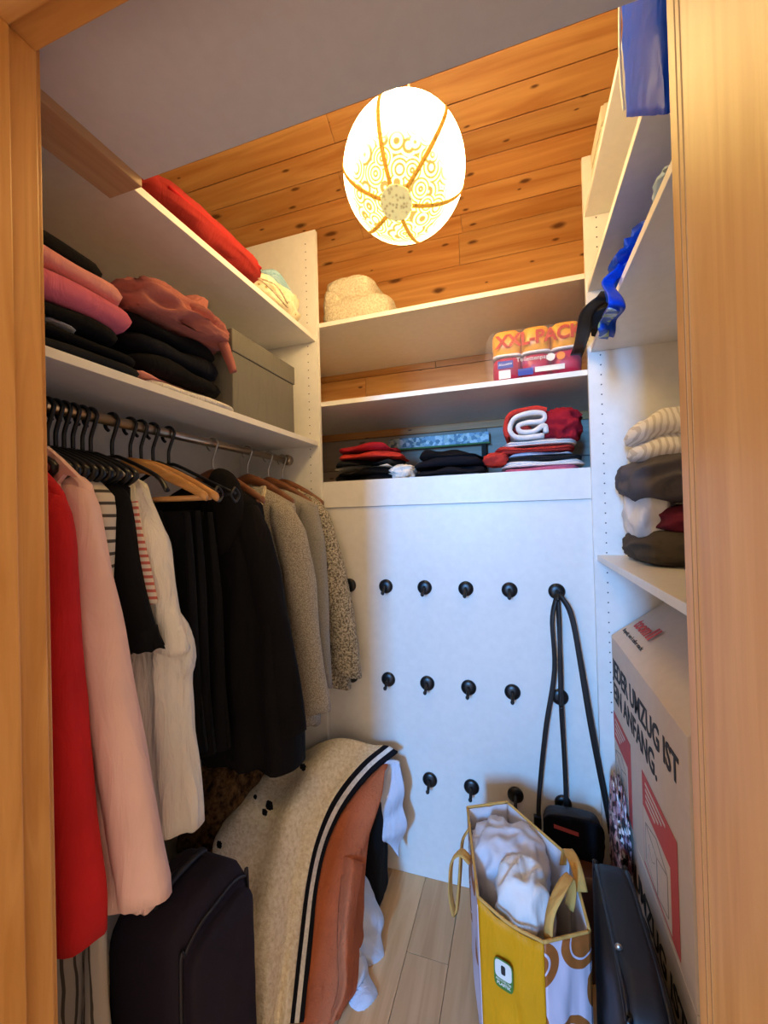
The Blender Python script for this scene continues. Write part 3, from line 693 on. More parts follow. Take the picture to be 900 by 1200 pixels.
obj('sleeve', tube([(-.80, .89, z+.045), (-.762, .925, z+.02), (-.748, .945, z-.03), (-.742, .955, z-.065)], .018, .026, n=16, seg=14, taper=lambda t: 1-.45*t), 'mauve', hd, smooth=True)
gb = thing('storage_box', 'grey felt storage box on the left shelf against the panel', 'box', (-.92, 1.16, L2+T))
obj('body', box(-1.07, -.775, .995, 1.335, L2+T, L2+T+.185), 'greybox', gb, bevel=.004)
obj('lid', box(-1.074, -.771, .991, 1.339, L2+T+.185, L2+T+.250), 'greybox', gb, bevel=.004)
tag(obj('fabric_scrap', lump((-.84, 1.325, L2+T+.253), (.09, .035, .03), 5, .4, 3, 24, 14), 'floral', smooth=True), 'small dark floral fabric on the grey storage box', 'fabric')
zt = L1+T
pl = thing('cushion', 'coral red cushion lying on the top left shelf', 'cushion', (-.88, .95, zt))
def cushion(c, sx, sy, sz, seed, rot=0):
    loops = []
    n = 56
    for k in range(-10, 11):
        q = k/10; s_ = math.sqrt(max(0, 1-abs(q)**2.2)); L = []
        for j in range(n):
            t = 2*PI*j/n; c_, s2 = math.cos(t), math.sin(t); p = 5; rr = (abs(c_)**p+abs(s2)**p)**(-1/p)*(.80+.20*s_ if abs(q) < 1 else .8)
            e = .55+.45*s_
            x, y = c_*rr*sx/2*e, s2*rr*sy/2*e; z_ = q*sz/2*(1+.2*nz((x*6, y*6, q), 2, seed))*(1-.0*abs(x))
            L.append((c[0]+x*math.cos(rot)-y*math.sin(rot), c[1]+x*math.sin(rot)+y*math.cos(rot), c[2]+z_+.010*nz((x, y, q), 12, seed)))
        loops.append(L)
    return loft(loops)
def tilt(data, c, ax, ang):
    R_ = Matrix.Rotation(ang, 3, ax); c = Vector(c); return [tuple(R_@(Vector(v)-c)+c) for v in data[0]], data[1]
obj('cover', tilt(cushion((-.905, .93, zt+.058), .33, .46, .10, 4), (-.905, .93, zt), 'X', math.radians(2)), 'cushionred', pl, smooth=True)
obj('seam', tube([(-.748, .75, zt+.050), (-.744, .85, zt+.054), (-.744, 1.0, zt+.060), (-.75, 1.11, zt+.065)], .004, n=16, seg=8), 'red', pl, smooth=True)
cb = thing('fabric_bag', 'cream leaf-printed fabric bag with cords on the top left shelf', 'bag', (-.86, 1.25, zt))
obj('body', lump((-.885, 1.275, zt+.055), (.27, .26, .11), 12, .22, 1.6, 44, 28, 3.0, floor=zt+.001), 'creampat', cb, smooth=True)
for q in (0, 1): obj('cord', tube([(-.80, 1.13+.02*q, zt+.07), (-.752, 1.13+.03*q, zt+.03+.02*q), (-.745, 1.18+.02*q, zt+.02+.03*q), (-.746, 1.26, zt+.012+.015*q)], .003, n=20, seg=8), 'sherpa', cb, smooth=True)
tag(obj('folded_cloth', folded(-.90, 1.33, zt+.112, .22, .20, .055, 2, .1, 17, .02, .01), 'bluepat', smooth=True), 'light blue loop-printed folded cloth on the cream printed bag', 'cloth')

# ================================================================== BACK SHELVES
zb = .787
sr = thing('sherpa_blanket', 'rolled cream sherpa blanket on the top back shelf', 'blanket', (-.61, 1.63, zb))
def roll_sheet(cx, y0, y1, z0, path, th, mat, parent, name, bumpy=.006, seed=1):
    pts = catmull([(p[0], 0, p[1]) for p in path], 60); n = len(pts); loops = []
    for k in range(15):
        yy = y0+(y1-y0)*k/14; L = []
        outer, inner = [], []
        for i, p in enumerate(pts):
            t = (pts[min(i+1, n-1)]-pts[max(i-1, 0)]).normalized(); nn_ = Vector((-t.z, 0, t.x)); b_ = bumpy*nz((p.x, yy, p.z), 22, seed)
            outer.append((cx+p.x+nn_.x*(th/2+b_), yy+.012*nz((p.x, 0, p.z), 6, seed), z0+p.z+nn_.z*(th/2+b_))); inner.append((cx+p.x-nn_.x*(th/2), yy+.012*nz((p.x, 0, p.z), 6, seed), z0+p.z-nn_.z*(th/2)))
        loops.append(outer+inner[::-1])
    V, Fc = loft(loops, cap=False); m2 = 2*n
    for base in (0, 14*m2):
        for i in range(n-1): Fc.append((base+i, base+i+1, base+m2-2-i, base+m2-1-i))
    return obj(name, (V, Fc), mat, parent, smooth=True)
obj('lower_fold', lump((-0.610, 1.64, zb+.052), (.30, .235, .108), 3, .05, 3, 48, 30, 4.5, floor=zb+.001, ridge=False), 'sherpa', sr, smooth=True)
obj('upper_fold', lump((-0.638, 1.64, zb+.142), (.215, .225, .108), 4, .06, 3, 48, 30, 4.0, ridge=False), 'sherpa', sr, smooth=True)
obj('round_fold', lump((-0.706, 1.64, zb+.098), (.125, .230, .180), 5, .05, 3, 40, 28, 2.3, ridge=False), 'sherpa', sr, smooth=True)
# toilet paper pack
zs = .4665
tpk = thing('toilet_paper_pack', 'toilet paper multipack in yellow and magenta wrap on the middle back shelf', 'toilet paper', (.06, 1.63, zs))
def rolls(x0, n, dx, y0, y1, z0, z1, top):
    D = []
    for k in range(n):
        cx = x0+dx*(k+.5); L = []
        for z_, s_ in ((z0, .86), (z0+.008, .97), ((z0+z1)/2, 1.0), (z1-.014, .98), (z1-.003, .88), (z1, .6)):
            ring = []
            for j in range(28):
                a = 2*PI*j/28; c_, q = math.cos(a), math.sin(a); rr = (abs(c_)**4+abs(q)**4)**(-.25)
                ring.append((cx+dx*.53*s_*rr*c_, (y0+y1)/2+(y1-y0)/2*s_*rr*q, z_))
            L.append(ring)
        D.append(loft(L))
    return join(*D)
obj('lower_rolls', rolls(-.075, 3, .098, 1.525, 1.73, zs+.003, zs+.092, 1), 'tpred', tpk, smooth=True)
obj('upper_rolls', rolls(-.075, 3, .098, 1.525, 1.73, zs+.096, zs+.186, 1), 'tpyellow', tpk, smooth=True)
obj('tissue_edge', join(*[rolls(-.073+.098*k, 1, .094, 1.5225, 1.6, zs+.088, zs+.100, 1) for k in range(3)]), 'tppaper', tpk, smooth=True)
fil = []
for x_, k in ((-.108, .35), (-.098, .75), (-.078, 1.0), (.21, 1.0), (.216, .9)):
    fil.append([(x_, 1.63+.118*k*math.copysign(abs(math.cos(2*PI*j/28))**.5, math.cos(2*PI*j/28)), zs+.098+.0965*k*math.copysign(abs(math.sin(2*PI*j/28))**.5, math.sin(2*PI*j/28))) for j in range(28)])
obj('clear_film', loft(fil), 'film', tpk, smooth=True)
text('print', 'XXL-PACK', .062, (-.062, 1.5215, zs+.118), (1, 0, .02), (0, 0, 1), 'orangeink', tpk, bold=.0022, sx=.95)
text('print', 'Toilettenpapier', .021, (.005, 1.5215, zs+.062), (1, 0, 0), (0, 0, 1), 'labelwhite', tpk)
obj('print', quad((-.058, 1.522, zs+.045), (.052, 0, 0), (0, 0, .026)), 'blueink', tpk)
obj('print', quad((-.055, 1.522, zs+.008), (.040, 0, 0), (0, 0, .030)), 'labelwhite', tpk)
obj('print', quad((.010, 1.522, zs+.012), (.050, 0, 0), (0, 0, .024)), 'blueink', tpk)
obj('print', quad((.066, 1.522, zs+.018), (.095, 0, 0), (0, 0, .018)), 'labelwhite', tpk)
for q, (xx, mt) in enumerate(((.118, 'labelwhite'), (.150, 'orangedot'))):
    obj('print', loft([[(xx+.0135*math.cos(2*PI*j/20), yy, zs+.064+.0135*math.sin(2*PI*j/20)) for j in range(20)] for yy in (1.522, 1.521)]), mt, tpk)
text('print', 'Alouette', .013, (-.055, 1.5212, zs+.054), (1, 0, .05), (0, 0, 1), 'labelwhite', tpk)
# clothes in the dark compartment
zc = .1425
G3 = 'clothes folded in the dark back compartment'
z = zc
for i, (mt, h, lb, w_) in enumerate((('black', .030, 'black folded garment at the bottom of the left back stack', .27), ('black', .030, 'black folded garment second in the left back stack', .25), ('cream', .014, 'white folded garment with hanging hem in the left back stack', .24),
        ('charcoal', .030, 'charcoal folded garment under the red ones', .24), ('coral', .034, 'bright red folded garment in the left back stack', .25), ('darkred', .032, 'dark red folded garment topping the left back stack', .22))):
    fold_thing('folded_garment', lb, 'clothes', folded(-.59+(.012*math.sin(i*2)), 1.66, z, w_+.02, .26, h, 1, 0, i+40, .03, .022, 4.2), mt, G3); z += h-.003
tag(obj('crumpled_garment', lump((-.435, 1.60, zc+.028), (.10, .13, .055), 9, .5, 3, 26, 18, 2.4, floor=zc+.001), 'cream', smooth=True), 'crumpled white garment beside the left back stack', 'clothes', G3)
z = zc
for i, (mt, h, lb, w_) in enumerate((('whitecloth', .012, 'thin white garment under the navy clothes', .24), ('navy', .034, 'dark navy folded garment at the bottom of the middle stack', .27), ('navy', .034, 'dark navy folded garment in the middle of the middle stack', .255), ('black', .036, 'black folded garment topping the middle stack', .24))):
    fold_thing('folded_garment', lb, 'clothes', folded(-.255+(.008*math.sin(i*3)), 1.66, z, w_+.015, .26, h, 1, 0, i+60, .035, .02, 4.0), mt, G3); z += h-.003
z = zc
for i, (mt, h, lb, w_, dx) in enumerate((('pinkB', .022, 'pink folded garment at the bottom of the right back stack', .27, 0), ('whitecloth', .022, 'white folded garment above the pink one', .28, .01), ('charcoal', .022, 'grey folded garment in the right back stack', .27, .01), ('lightblue', .016, 'pale blue folded garment in the right back stack', .24, .0), ('coral', .026, 'coral red folded garment in the right back stack', .27, -.02), ('whitecloth', .026, 'white folded garment below the rolled red top', .25, 0))):
    fold_thing('folded_garment', lb, 'clothes', folded(.075+dx, 1.655, z, w_, .24, h, 1 if h < .018 else 2, 0, i+80, .016, .012, 3.6), mt, G3); z += h-.003
rr = thing('rolled_shirt', 'rolled red and white shirt on the right back stack', 'shirt', (.02, 1.6, z))
sp = []
for k in range(30):
    a = 2.6-k*.30; r_ = .052-.0012*k; sp.append((r_*1.05*math.cos(a), .052+r_*.82*math.sin(a)))
roll_sheet(.035, 1.535, 1.72, z-.004, [(.055, .012), (-.03, .010), (-.058, .04), (-.04, .082), (.02, .094), (.056, .088), (.052, .062), (.0, .060), (-.03, .050), (-.02, .030), (.02, .028), (.055, .045), (.062, .02)], .015, 'whitecloth', rr, 'inner_layer', .003, 2)
roll_sheet(.035, 1.542, 1.725, z-.004, [(-.066, .018), (-.074, .05), (-.055, .098), (.02, .112), (.066, .100)], .014, 'coral', rr, 'outer_layer', .003, 4)
obj('core', lump((.02, 1.63, z+.038), (.07, .16, .03), 4, .2, 2, 24, 16, 3), 'coral', rr, smooth=True)
tag(obj('crumpled_garment', lump((.150, 1.64, z+.045), (.13, .20, .115), 15, .35, 2.4, 40, 26, 3.2, floor=z-.010), 'darkred', smooth=True), 'crumpled dark red garment beside the rolled shirt', 'clothes', G3)
tag(obj('crumpled_garment', lump((-.075, 1.60, zc+.055), (.09, .12, .05), 3, .3, 2.5, 26, 16, 2.6), 'coral', smooth=True), 'coral red crumpled garment drooping left of the right back stack', 'clothes', G3)
gbar = thing('picture_strip', 'long pale printed strip lying against the wall behind the clothes', 'strip', (-.36, 2.0, .33))
obj('strip', box(-.62, -.125, 1.990, 2.006, .335, .385), 'printstrip', gbar, bevel=.002)
obj('edge', box(-.625, -.120, 1.988, 2.008, .328, .335), 'green', gbar)
obj('bracket', box(-.61, -.59, 1.985, 2.034, .15, .328), 'hole', gbar); obj('bracket', box(-.16, -.14, 1.985, 2.034, .15, .328), 'hole', gbar)

# ================================================================== RIGHT SHELVES
zr = -.1635+T
pile = [('olive', lump((.415, 1.29, zr+.042), (.25, .28, .090), 21, .20, 1.5, 60, 40, 3.2, floor=zr+.001), 'dark olive brown rolled garment at the bottom of the right pile', 'clothes'),
        ('maroon', lump((.445, 1.29, zr+.110), (.20, .26, .085), 22, .2, 1.5, 60, 40, 3), 'maroon garment in the right pile', 'clothes'),
        ('whitecloth', lump((.345, 1.345, zr+.135), (.10, .22, .15), 23, .22, 1.6, 60, 40, 2.8), 'white garment hanging down the side of the right pile', 'clothes'),
        ('taupe', lump((.385, 1.31, zr+.225), (.21, .28, .125), 24, .22, 1.5, 60, 40, 3), 'taupe grey crumpled garment under the white sweater', 'clothes')]
for mt, d, lb, ct in pile: tag(obj('crumpled_garment', d, mt, smooth=True), lb, ct, 'clothes piled on the lower right shelf')
tag(obj('knit_sweater', folded(.415, 1.31, zr+.270, .23, .28, .125, 2, .1, 90, .03, .025, 2.6), 'knitwhite', smooth=True), 'cream white cable-knit sweater on top of the right pile', 'sweater', 'clothes piled on the lower right shelf')
# blue carrier bag standing on the third right shelf
bb = thing('blue_carrier_bag', 'shiny blue carrier bag hanging over the front of a high right shelf', 'bag', (.20, .76, .60))
loops = []
for i in range(25):
    t = i/24; L = []
    for j in range(44):
        a = 2*PI*j/44; c_, s_ = math.cos(a), math.sin(a)
        y_ = .762+.100*math.copysign(abs(s_)**.5, s_); zb_ = .725-.90*(.862-y_)
        x_ = .214+.0135*(.35+.65*math.sin(PI*min(1, .15+t*.75)))*math.copysign(abs(c_)**.6, c_)
        x_ += .003*nz((c_, y_*8, t*4), 1.8, 8); y_ += .005*nz((c_*2, s_, t*4), 2.4, 5)
        L.append((min(x_, .2285), y_, zb_+(1.0-zb_)*t))
    loops.append(L)
obj('body', loft(loops), 'blue', bb, smooth=True)
obj('top_fold', lump((.30, .775, .9755+.03), (.23, .19, .058), 37, .25, 2, 40, 26, 2.8, floor=.9757), 'blue', bb, smooth=True)
obj('hem', tube([(.206, .866, .742), (.203, .868, .80), (.203, .868, .88), (.206, .866, .99)], .0025, n=12, seg=6), 'labelwhite', bb, smooth=True)
# blue bag lying on the second shelf with a strap over the edge
sb = thing('blue_shopping_bag', 'crumpled blue shopping bag with strap hanging over a right shelf edge', 'bag', (.34, 1.1, .5325))
obj('body', lump((.325, 1.12, .5325+.04), (.17, .30, .082), 33, .5, 2.4, 44, 28, 2.6, floor=.5327), 'blue', sb, smooth=True)
def rib_on(pts, w0, th, mat, name, parent, wdir):
    pts = catmull(pts, 28); wd = Vector(wdir).normalized(); V = []
    for i, p in enumerate(pts):
        for j in range(5): V.append(p+wd*w0[0]*(j/4-.5)*(1+.06*math.sin(i*.5))+Vector((.002*math.sin(j*1.7+i*.3), 0, 0)))
    return obj(name, sheet(V, len(pts)-1, 4, th), mat, parent, smooth=True)
st = [P(735, 305, x=.262), P(728, 318, x=.238), P(722, 330, x=.226), P(733, 345, x=.214), P(735, 358, x=.212), P(724, 372, x=.216), P(722, 385, x=.218), P(719, 393, x=.219)]
rib_on([p_+Vector((-.016 if k > 1 else 0, 0, 0)) for k, p_ in enumerate(st)], (.042,), .003, 'blue', 'strap', sb, (1, .8, 0))
rib_on([p+Vector((-.024, .000, -.004)) for p in st[4:]], (.030,), .002, 'bluelin', 'lining', sb, (1, .8, 0))
tag(obj('plastic_wrap', lump((.33, .84, .5325+.035), (.14, .14, .068), 35, .5, 2.6, 36, 24, 2.6, floor=.5327), 'foil', smooth=True), 'crumpled clear and blue plastic near the door on the right shelf', 'plastic bag')
bs = thing('black_bag', 'black strapped fabric bag drooping over the far right shelf end', 'bag', (.30, 1.38, .5325))
obj('body', lump((.325, 1.385, .5325+.045), (.20, .17, .088), 36, .35, 2.0, 40, 26, 2.8, floor=.5327), 'charcoal', bs, smooth=True)
st = [P(712, 342, x=.262), P(706, 350, x=.236), P(699, 364, x=.226), P(694, 385, x=.222), P(687, 405, x=.219), P(680, 421, x=.217)]
rib_on([p_+Vector((-.020 if k > 1 else 0, 0, 0)) for k, p_ in enumerate(st)], (.046,), .004, 'strap', 'strap', bs, (1, .6, 0))
cr = thing('crate', 'cream slatted crate on the highest right shelf', 'crate', (.36, 1.38, .9755))
for y_ in (1.30, 1.462):
    for z_ in (.98, 1.04, 1.10): obj('slat', box(.262, .46, y_, y_+.010, z_, z_+.045), 'cratewood', cr, bevel=.001)
for x_ in (.252, .46):
    for z_ in (.98, 1.04, 1.10): obj('slat', box(x_, x_+.010, 1.30, 1.472, z_, z_+.045), 'cratewood', cr, bevel=.001)
for x_ in (.262, .448):
    for y_ in (1.31, 1.45): obj('post', box(x_, x_+.012, y_, y_+.012, .976, 1.158), 'cratewood', cr)
obj('base', box(.262, .46, 1.31, 1.462, .976, .981), 'cratewood', cr)

# ================================================================== RIGHT FLOOR: cartons, luggage, bags
def carton(z0, z1, label, flap):
    c = thing('moving_box', label, 'box', (.43, 1.155, z0))
    x0, x1, y0, y1 = .267, .60, .845, 1.47
    obj('body', box(x0, x1, y0, y1, z0, z1), 'carton', c, bevel=.002)
    n_ = Vector((-1, 0, 0)); rgt = (0, -1, 0)
    xs = x0-.0008
    text('lettering', 'JEDER UMZUG IST', .075, (xs, 1.455, z1-.118), rgt, (0, 0, 1), 'cartonink', c, bold=.0016, sx=.93)
    text('lettering', 'EIN ANFANG.', .075, (xs, 1.455, z1-.190), rgt, (0, 0, 1), 'cartonink', c, bold=.0016, sx=.93)
    for ya, w_ in ((1.465, .205), (1.150, .235)):
        obj('red_panel', quad((xs, ya, z1-.46), (0, -w_, 0), (0, 0, .225)), 'cartonred', c)
        dr = []
        def ln(a, b_): return tube([(xs-.0012, ya-w_*a[0], z1-.46+.225*a[1]), (xs-.0012, ya-w_*b_[0], z1-.46+.225*b_[1])], .0013, seg=6, n=1)
        obj('drawn_panel', quad((xs-.0007, ya-w_*.02, z1-.452), (0, -w_*.80, 0), (0, 0, .135)), 'carton', c)
        for a, b_ in (((.1, .12), (.1, .5)), ((.1, .5), (.45, .6)), ((.45, .6), (.75, .5)), ((.75, .5), (.75, .12)), ((.75, .12), (.45, .05)), ((.45, .05), (.1, .12)), ((.1, .5), (.45, .42)), ((.45, .42), (.75, .5)), ((.45, .42), (.45, .05)), ((.2, .35), (.3, .25)), ((.3, .25), (.38, .3))): dr.append(ln(a, b_))
        obj('line_drawing', join(*dr), 'cartongrey', c)
        for q in range(4): obj('print_line', quad((xs-.0008, ya-w_*.12, z1-.46+.205-.014*q), (0, -w_*(.6-.1*q), 0), (0, 0, .006)), 'carton', c)
    if flap:
        # raised top flap, leaning up away from the near edge
        n0 = Vector((.137, 0, .103))
        V = [Vector((x0, y1, z1)), Vector((x0, y0, z1))]
        a = Vector((0, y0-y1, 0)); d = Vector((x0, y1, z1))
        obj('flap', quad(d+n0.normalized()*.001, n0.normalized()*.21, a, th=.004), 'carton', c)
        d2 = Vector((x1, y1, z1)); n2 = Vector((-.165, 0, .126))
        obj('flap', quad(d2, a, n2.normalized()*.208, th=.004), 'carton', c)
        U_ = n0.normalized(); N_ = Vector((-U_.z, 0, U_.x)); O_ = d+N_*.0055
        text('logo', 'toom', .052, O_+Vector((0, -.045, 0))+U_*.070, (0, -1, 0), tuple(U_), 'toomred', c, bold=.0018)
        obj('logo_bar', quad(O_+Vector((0, -.168, 0))+U_*.068, (0, -.012, 0), U_*.045), 'toomred', c)
        obj('logo_bar', quad(O_+Vector((0, -.186, 0))+U_*.068, (0, -.012, 0), U_*.045), 'toomred', c)
        text('slogan', "Respekt, wer's selber macht.", .0175, O_+Vector((0, -.030, 0))+U_*.036, (0, -1, 0), tuple(U_), 'cartonink', c)
    return c
carton(-.876, -.399, 'printed moving box with raised flap on top of another box', True)
carton(FL+.001, -.878, 'printed moving box at the bottom under the open one', False)
# black soft luggage in front of the cartons
def softbox(x0, x1, y0, y1, z0, z1, p=5, bulge=.012, seed=1, nr=26, n=48, topr=.12):
    loops = []
    for i in range(nr+1):
        t = i/nr; z_ = z0+(z1-z0)*t; e = 1.0
        d = min(t, 1-t)
        if 1-t < topr: e = math.sqrt(max(.0, 1-((topr-(1-t))/topr)**2))*.35+.65
        elif t < .06: e = .94+.06*t/.06
        L = []
        for j in range(n):
            a = 2*PI*j/n; c_, s_ = math.cos(a), math.sin(a); rr = (abs(c_)**p+abs(s_)**p)**(-1/p)
            b_ = 1+bulge*math.sin(PI*t)*2
            L.append(((x0+x1)/2+(x1-x0)/2*e*rr*c_*b_+.003*nz((c_, s_, t*2), 3, seed), (y0+y1)/2+(y1-y0)/2*e*rr*s_, z_))
        loops.append(L)
    for k in (.8, .5, .2):
        c0 = loops[nr]; m = sum((Vector(q) for q in c0), Vector())/n
        loops.append([tuple(m+(Vector(q)-m)*k+Vector((0, 0, .004*(1-k)))) for q in c0])
    return loft(loops)
lg = thing('black_trolley_bag', 'black soft luggage bag standing between yellow bag and moving boxes', 'luggage', (.19, 1.0, FL))
obj('body', softbox(.145, .232, .80, 1.16, FL+.004, -.86, 6, .01, 2), 'luggage', lg, smooth=True)
obj('front_pocket', softbox(.224, .25, .83, 1.12, FL+.05, -.93, 6, .02, 3), 'luggage', lg, smooth=True)
def hoop(x_, y0, y1, z0, z1, r):
    pts = [(x_, y0, z0), (x_, y0, z1-.05), (x_, y0+.012, z1-.018), (x_, y0+.05, z1), (x_, (y0+y1)/2, z1+.002), (x_, y1-.05, z1), (x_, y1-.012, z1-.018), (x_, y1, z1-.05), (x_, y1, z0)]
    return tube(pts, r, n=60, seg=8)
obj('piping', hoop(.156, .806, 1.154, FL+.02, -.872, .006), 'luggage2', lg, smooth=True)
obj('piping', hoop(.222, .806, 1.154, FL+.02, -.872, .006), 'luggage2', lg, smooth=True)
sd = P(725, 1110, z=-.858)
obj('stud', lump((sd.x, sd.y, -.858), (.014, .010, .014), 1, 0, 1, 14, 8, 2, ridge=False), 'steel', lg, smooth=True)
tag(obj('printed_scarf', lump((.2480, 1.335, -1.08), (.030, .17, .50), 41, .5, 4, 44, 34, 3.2, floor=FL+.001), 'confetti', smooth=True), 'crumpled pink and black printed scarf squeezed beside the boxes', 'scarf')
# yellow shopping bag
yb = thing('shopping_bag', 'open yellow woven shopping bag with brown circle print on the floor', 'bag', (-.03, 1.1, FL))
TOP = -.90
top = [(-.118, .991), (.024, .946), (.122, 1.010), (.100, 1.150), (-.060, 1.292), (-.172, 1.248)]
tz = [-.905, -.925, -.935, -.89, -.872, -.880]
ctr = Vector((-.02, 1.11))
bot = [((x_-ctr.x)*.97+ctr.x+(.004), (y_-ctr.y)*.97+ctr.y) for x_, y_ in top]
def bagface(i, j, nu=18, nv=18, off=0, amp=.006, z0=None):
    V = []
    for a in range(nu+1):
        for b_ in range(nv+1):
            s_, t = a/nu, b_/nv
            q0 = Vector((top[i][0], top[i][1], tz[i])).lerp(Vector((top[j][0], top[j][1], tz[j])), s_); q1 = Vector((bot[i][0], bot[i][1], FL+.002)).lerp(Vector((bot[j][0], bot[j][1], FL+.002)), s_)
            p_ = q0.lerp(q1, t); d = Vector((top[j][1]-top[i][1], -(top[j][0]-top[i][0]), 0)).normalized()
            p_ += d*(amp*math.sin(PI*s_)*math.sin(PI*min(1, t*1.0))*(1+2*nz((s_, t, i), 4, 3)) + .004*nz((s_*3, t*3, i), 2, 5)*math.sin(PI*s_))
            p_.z += -.016*math.sin(PI*s_)*(1-t)**3 if i == 0 else .0
            V.append(p_)
    return sheet(V, nu, nv, .0022)
obj('gusset', bagface(0, 1), 'yellow', yb, smooth=True)
for (i, j) in ((1, 2), (5, 0)): obj('printed_side', bagface(i, j), 'bagprint', yb, smooth=True)
for (i, j) in ((2, 3), (3, 4)): obj('printed_side', bagface(i, j), 'bagprint', yb, smooth=True)
obj('gusset', bagface(4, 5), 'yellow', yb, smooth=True)
# white inside lining just inside the back faces
for (i, j) in ((2, 3), (3, 4), (4, 5), (5, 0)):
    f0 = bagface(i, j); sc = [((x_-ctr.x)*.965+ctr.x, (y_-ctr.y)*.965+ctr.y, z_+.001+.010*nz((x_, y_, z_), 20, 2)*0) for x_, y_, z_ in f0[0]]
    obj('lining', (sc, f0[1]), 'lining', yb, smooth=True)
obj('liner_bag', lump((-.055, 1.17, -.955), (.19, .17, .17), 53, .28, 2.0, 56, 40, 2.8), 'lining', yb, smooth=True)
rim = [(x_, y_, z_+.003) for (x_, y_), z_ in zip(top, tz)]
for a, b_ in zip(rim, rim[1:]+rim[:1]):
    m_ = ((a[0]+b_[0])/2, (a[1]+b_[1])/2, (a[2]+b_[2])/2 - (.012 if a is rim[0] else 0)); obj('hem', tube([a, m_, b_], .0035, n=12, seg=8), 'strapyel', yb, smooth=True)
def strap(pts, w_, mat='strapyel', name='handle', par=yb, wdir=(1, .3, 0), th=.003):
    return rib_on(pts, (w_,), th, mat, name, par, wdir)
strap([(-.148, 1.09, -.905), (-.172, 1.085, -.885), (-.196, 1.10, -.93), (-.203, 1.115, -1.02), (-.196, 1.14, -1.10), (-.188, 1.16, -1.02), (-.182, 1.175, -.93), (-.160, 1.18, -.885)], .026, wdir=(.2, 1, 0))
strap([(.086, 1.055, -.93), (.092, 1.05, -.875), (.088, 1.03, -.835), (.062, .99, -.842), (.038, .975, -.885), (.030, .972, -.94)], .026, wdir=(.55, -.8, .1))
strap([(.085, 1.155, -.91), (.092, 1.15, -.865), (.105, 1.11, -.862), (.114, 1.07, -.90)], .026, wdir=(1, .3, 0))
tag(obj('white_cloth', lump((-.015, 1.055, -.965), (.125, .13, .20), 51, .30, 1.7, 56, 40, 2.6), 'whitecloth', smooth=True), 'crumpled white cloth stuffed in the yellow bag', 'cloth')
# round-cornered green label on the gusset
A = Vector((top[0][0], top[0][1], tz[0])); Bv = Vector((top[1][0], top[1][1], tz[1])); g_r = (Bv-A); g_r.z = 0; g_r.normalize(); g_n = Vector((g_r.y, -g_r.x, 0))
def lab(cx, cz, w_, h_, mat, name, off, rad=.3):
    o_ = Vector((A.x, A.y, 0)) + g_r*cx + g_n*off; L = []
    for yy in (0, .0006):
        ring = []
        for j in range(36):
            a = 2*PI*j/36; c_, s_ = math.cos(a), math.sin(a); rr_ = (abs(c_)**5+abs(s_)**5)**(-.2)
            p_ = o_+g_r*(w_/2*rr_*c_)+g_n*yy; ring.append((p_.x, p_.y, cz+h_/2*rr_*s_))
        L.append(ring)
    return obj(name, loft(L), mat, yb)
lab(.062, -1.035, .044, .066, 'green', 'label', .0120)
lab(.062, -1.025, .038, .040, 'labelwhite', 'label', .0128)
lab(.062, -1.024, .010, .020, 'cartonink', 'label', .0134)
o_ = Vector((A.x, A.y, 0))+g_r*.062+g_n*.0130
text('label_text', 'RECYCELTES', .0062, (o_.x, o_.y, -1.0515), tuple(g_r), (0, 0, 1), 'labelwhite', yb, align='CENTER')
text('label_text', 'PLASTIK', .0085, (o_.x, o_.y, -1.0600), tuple(g_r), (0, 0, 1), 'labelwhite', yb, align='CENTER', bold=.0002)
# hanging bags
kb = thing('crossbody_bag', 'small black shoulder bag hanging from the hook board by long straps', 'bag', (.12, 1.45, -1.12))
hkx, hky, hkz = .113, HY-.036, -.271-.008
obj('body', softbox(.050, .212, 1.395, 1.462, -1.125, -.955, 5, .03, 6, topr=.2), 'strap', kb, smooth=True)
obj('flap', softbox(.048, .214, 1.386, 1.40, -1.06, -.950, 5, .02, 7, topr=.2), 'black', kb, smooth=True)
obj('tag', quad((.075, 1.3845, -.985), (.070, 0, -.012), (0, 0, .012)), 'cartonred', kb)
def flat(pts, w_, name, mat, par): return rib_on(pts, (w_,), .003, mat, name, par, (1, -.35, 0))
flat([(hkx-.002, hky, hkz+.006), (hkx-.022, hky-.01, hkz-.08), (hkx-.018, hky-.006, hkz-.25), (hkx-.050, hky-.012, hkz-.45), (hkx-.078, hky-.015, hkz-.66), (hkx-.083, hky-.02, hkz-.74)], .014, 'strap', 'strap', kb)
flat([(hkx+.004, hky-.006, hkz+.006), (hkx+.036, hky-.012, hkz-.06), (hkx+.062, hky-.014, hkz-.22), (hkx+.092, hky-.016, hkz-.44), (hkx+.122, hky-.02, hkz-.66), (hkx+.132, hky-.025, hkz-.74)], .018, 'strap', 'strap', kb)
flat([(hkx-.002, hky-.004, hkz+.004), (hkx+.0, hky-.008, hkz-.20), (hkx+.002, hky-.01, hkz-.42), (hkx+.004, hky-.012, hkz-.69)], .014, 'strap', 'strap', kb)
obj('buckle', box(hkx-.096, hkx-.072, hky-.03, hky-.012, hkz-.765, hkz-.725), 'plastic', kb, bevel=.003)
lb_ = thing('leather_bag', 'brown leather handbag behind the yellow bag below the black bag', 'bag', (.12, 1.40, FL))
obj('body', softbox(.03, .235, 1.30, 1.40, FL+.004, -1.065, 4, .04, 8, topr=.25), 'leather', lb_, smooth=True)
obj('handle', tube([(.05, 1.33, -1.12), (.06, 1.32, -1.03), (.10, 1.315, -1.13), (.16, 1.315, -1.13), (.215, 1.32, -1.04), (.225, 1.33, -1.12)], .010, n=40, seg=10), 'leather', lb_, smooth=True)

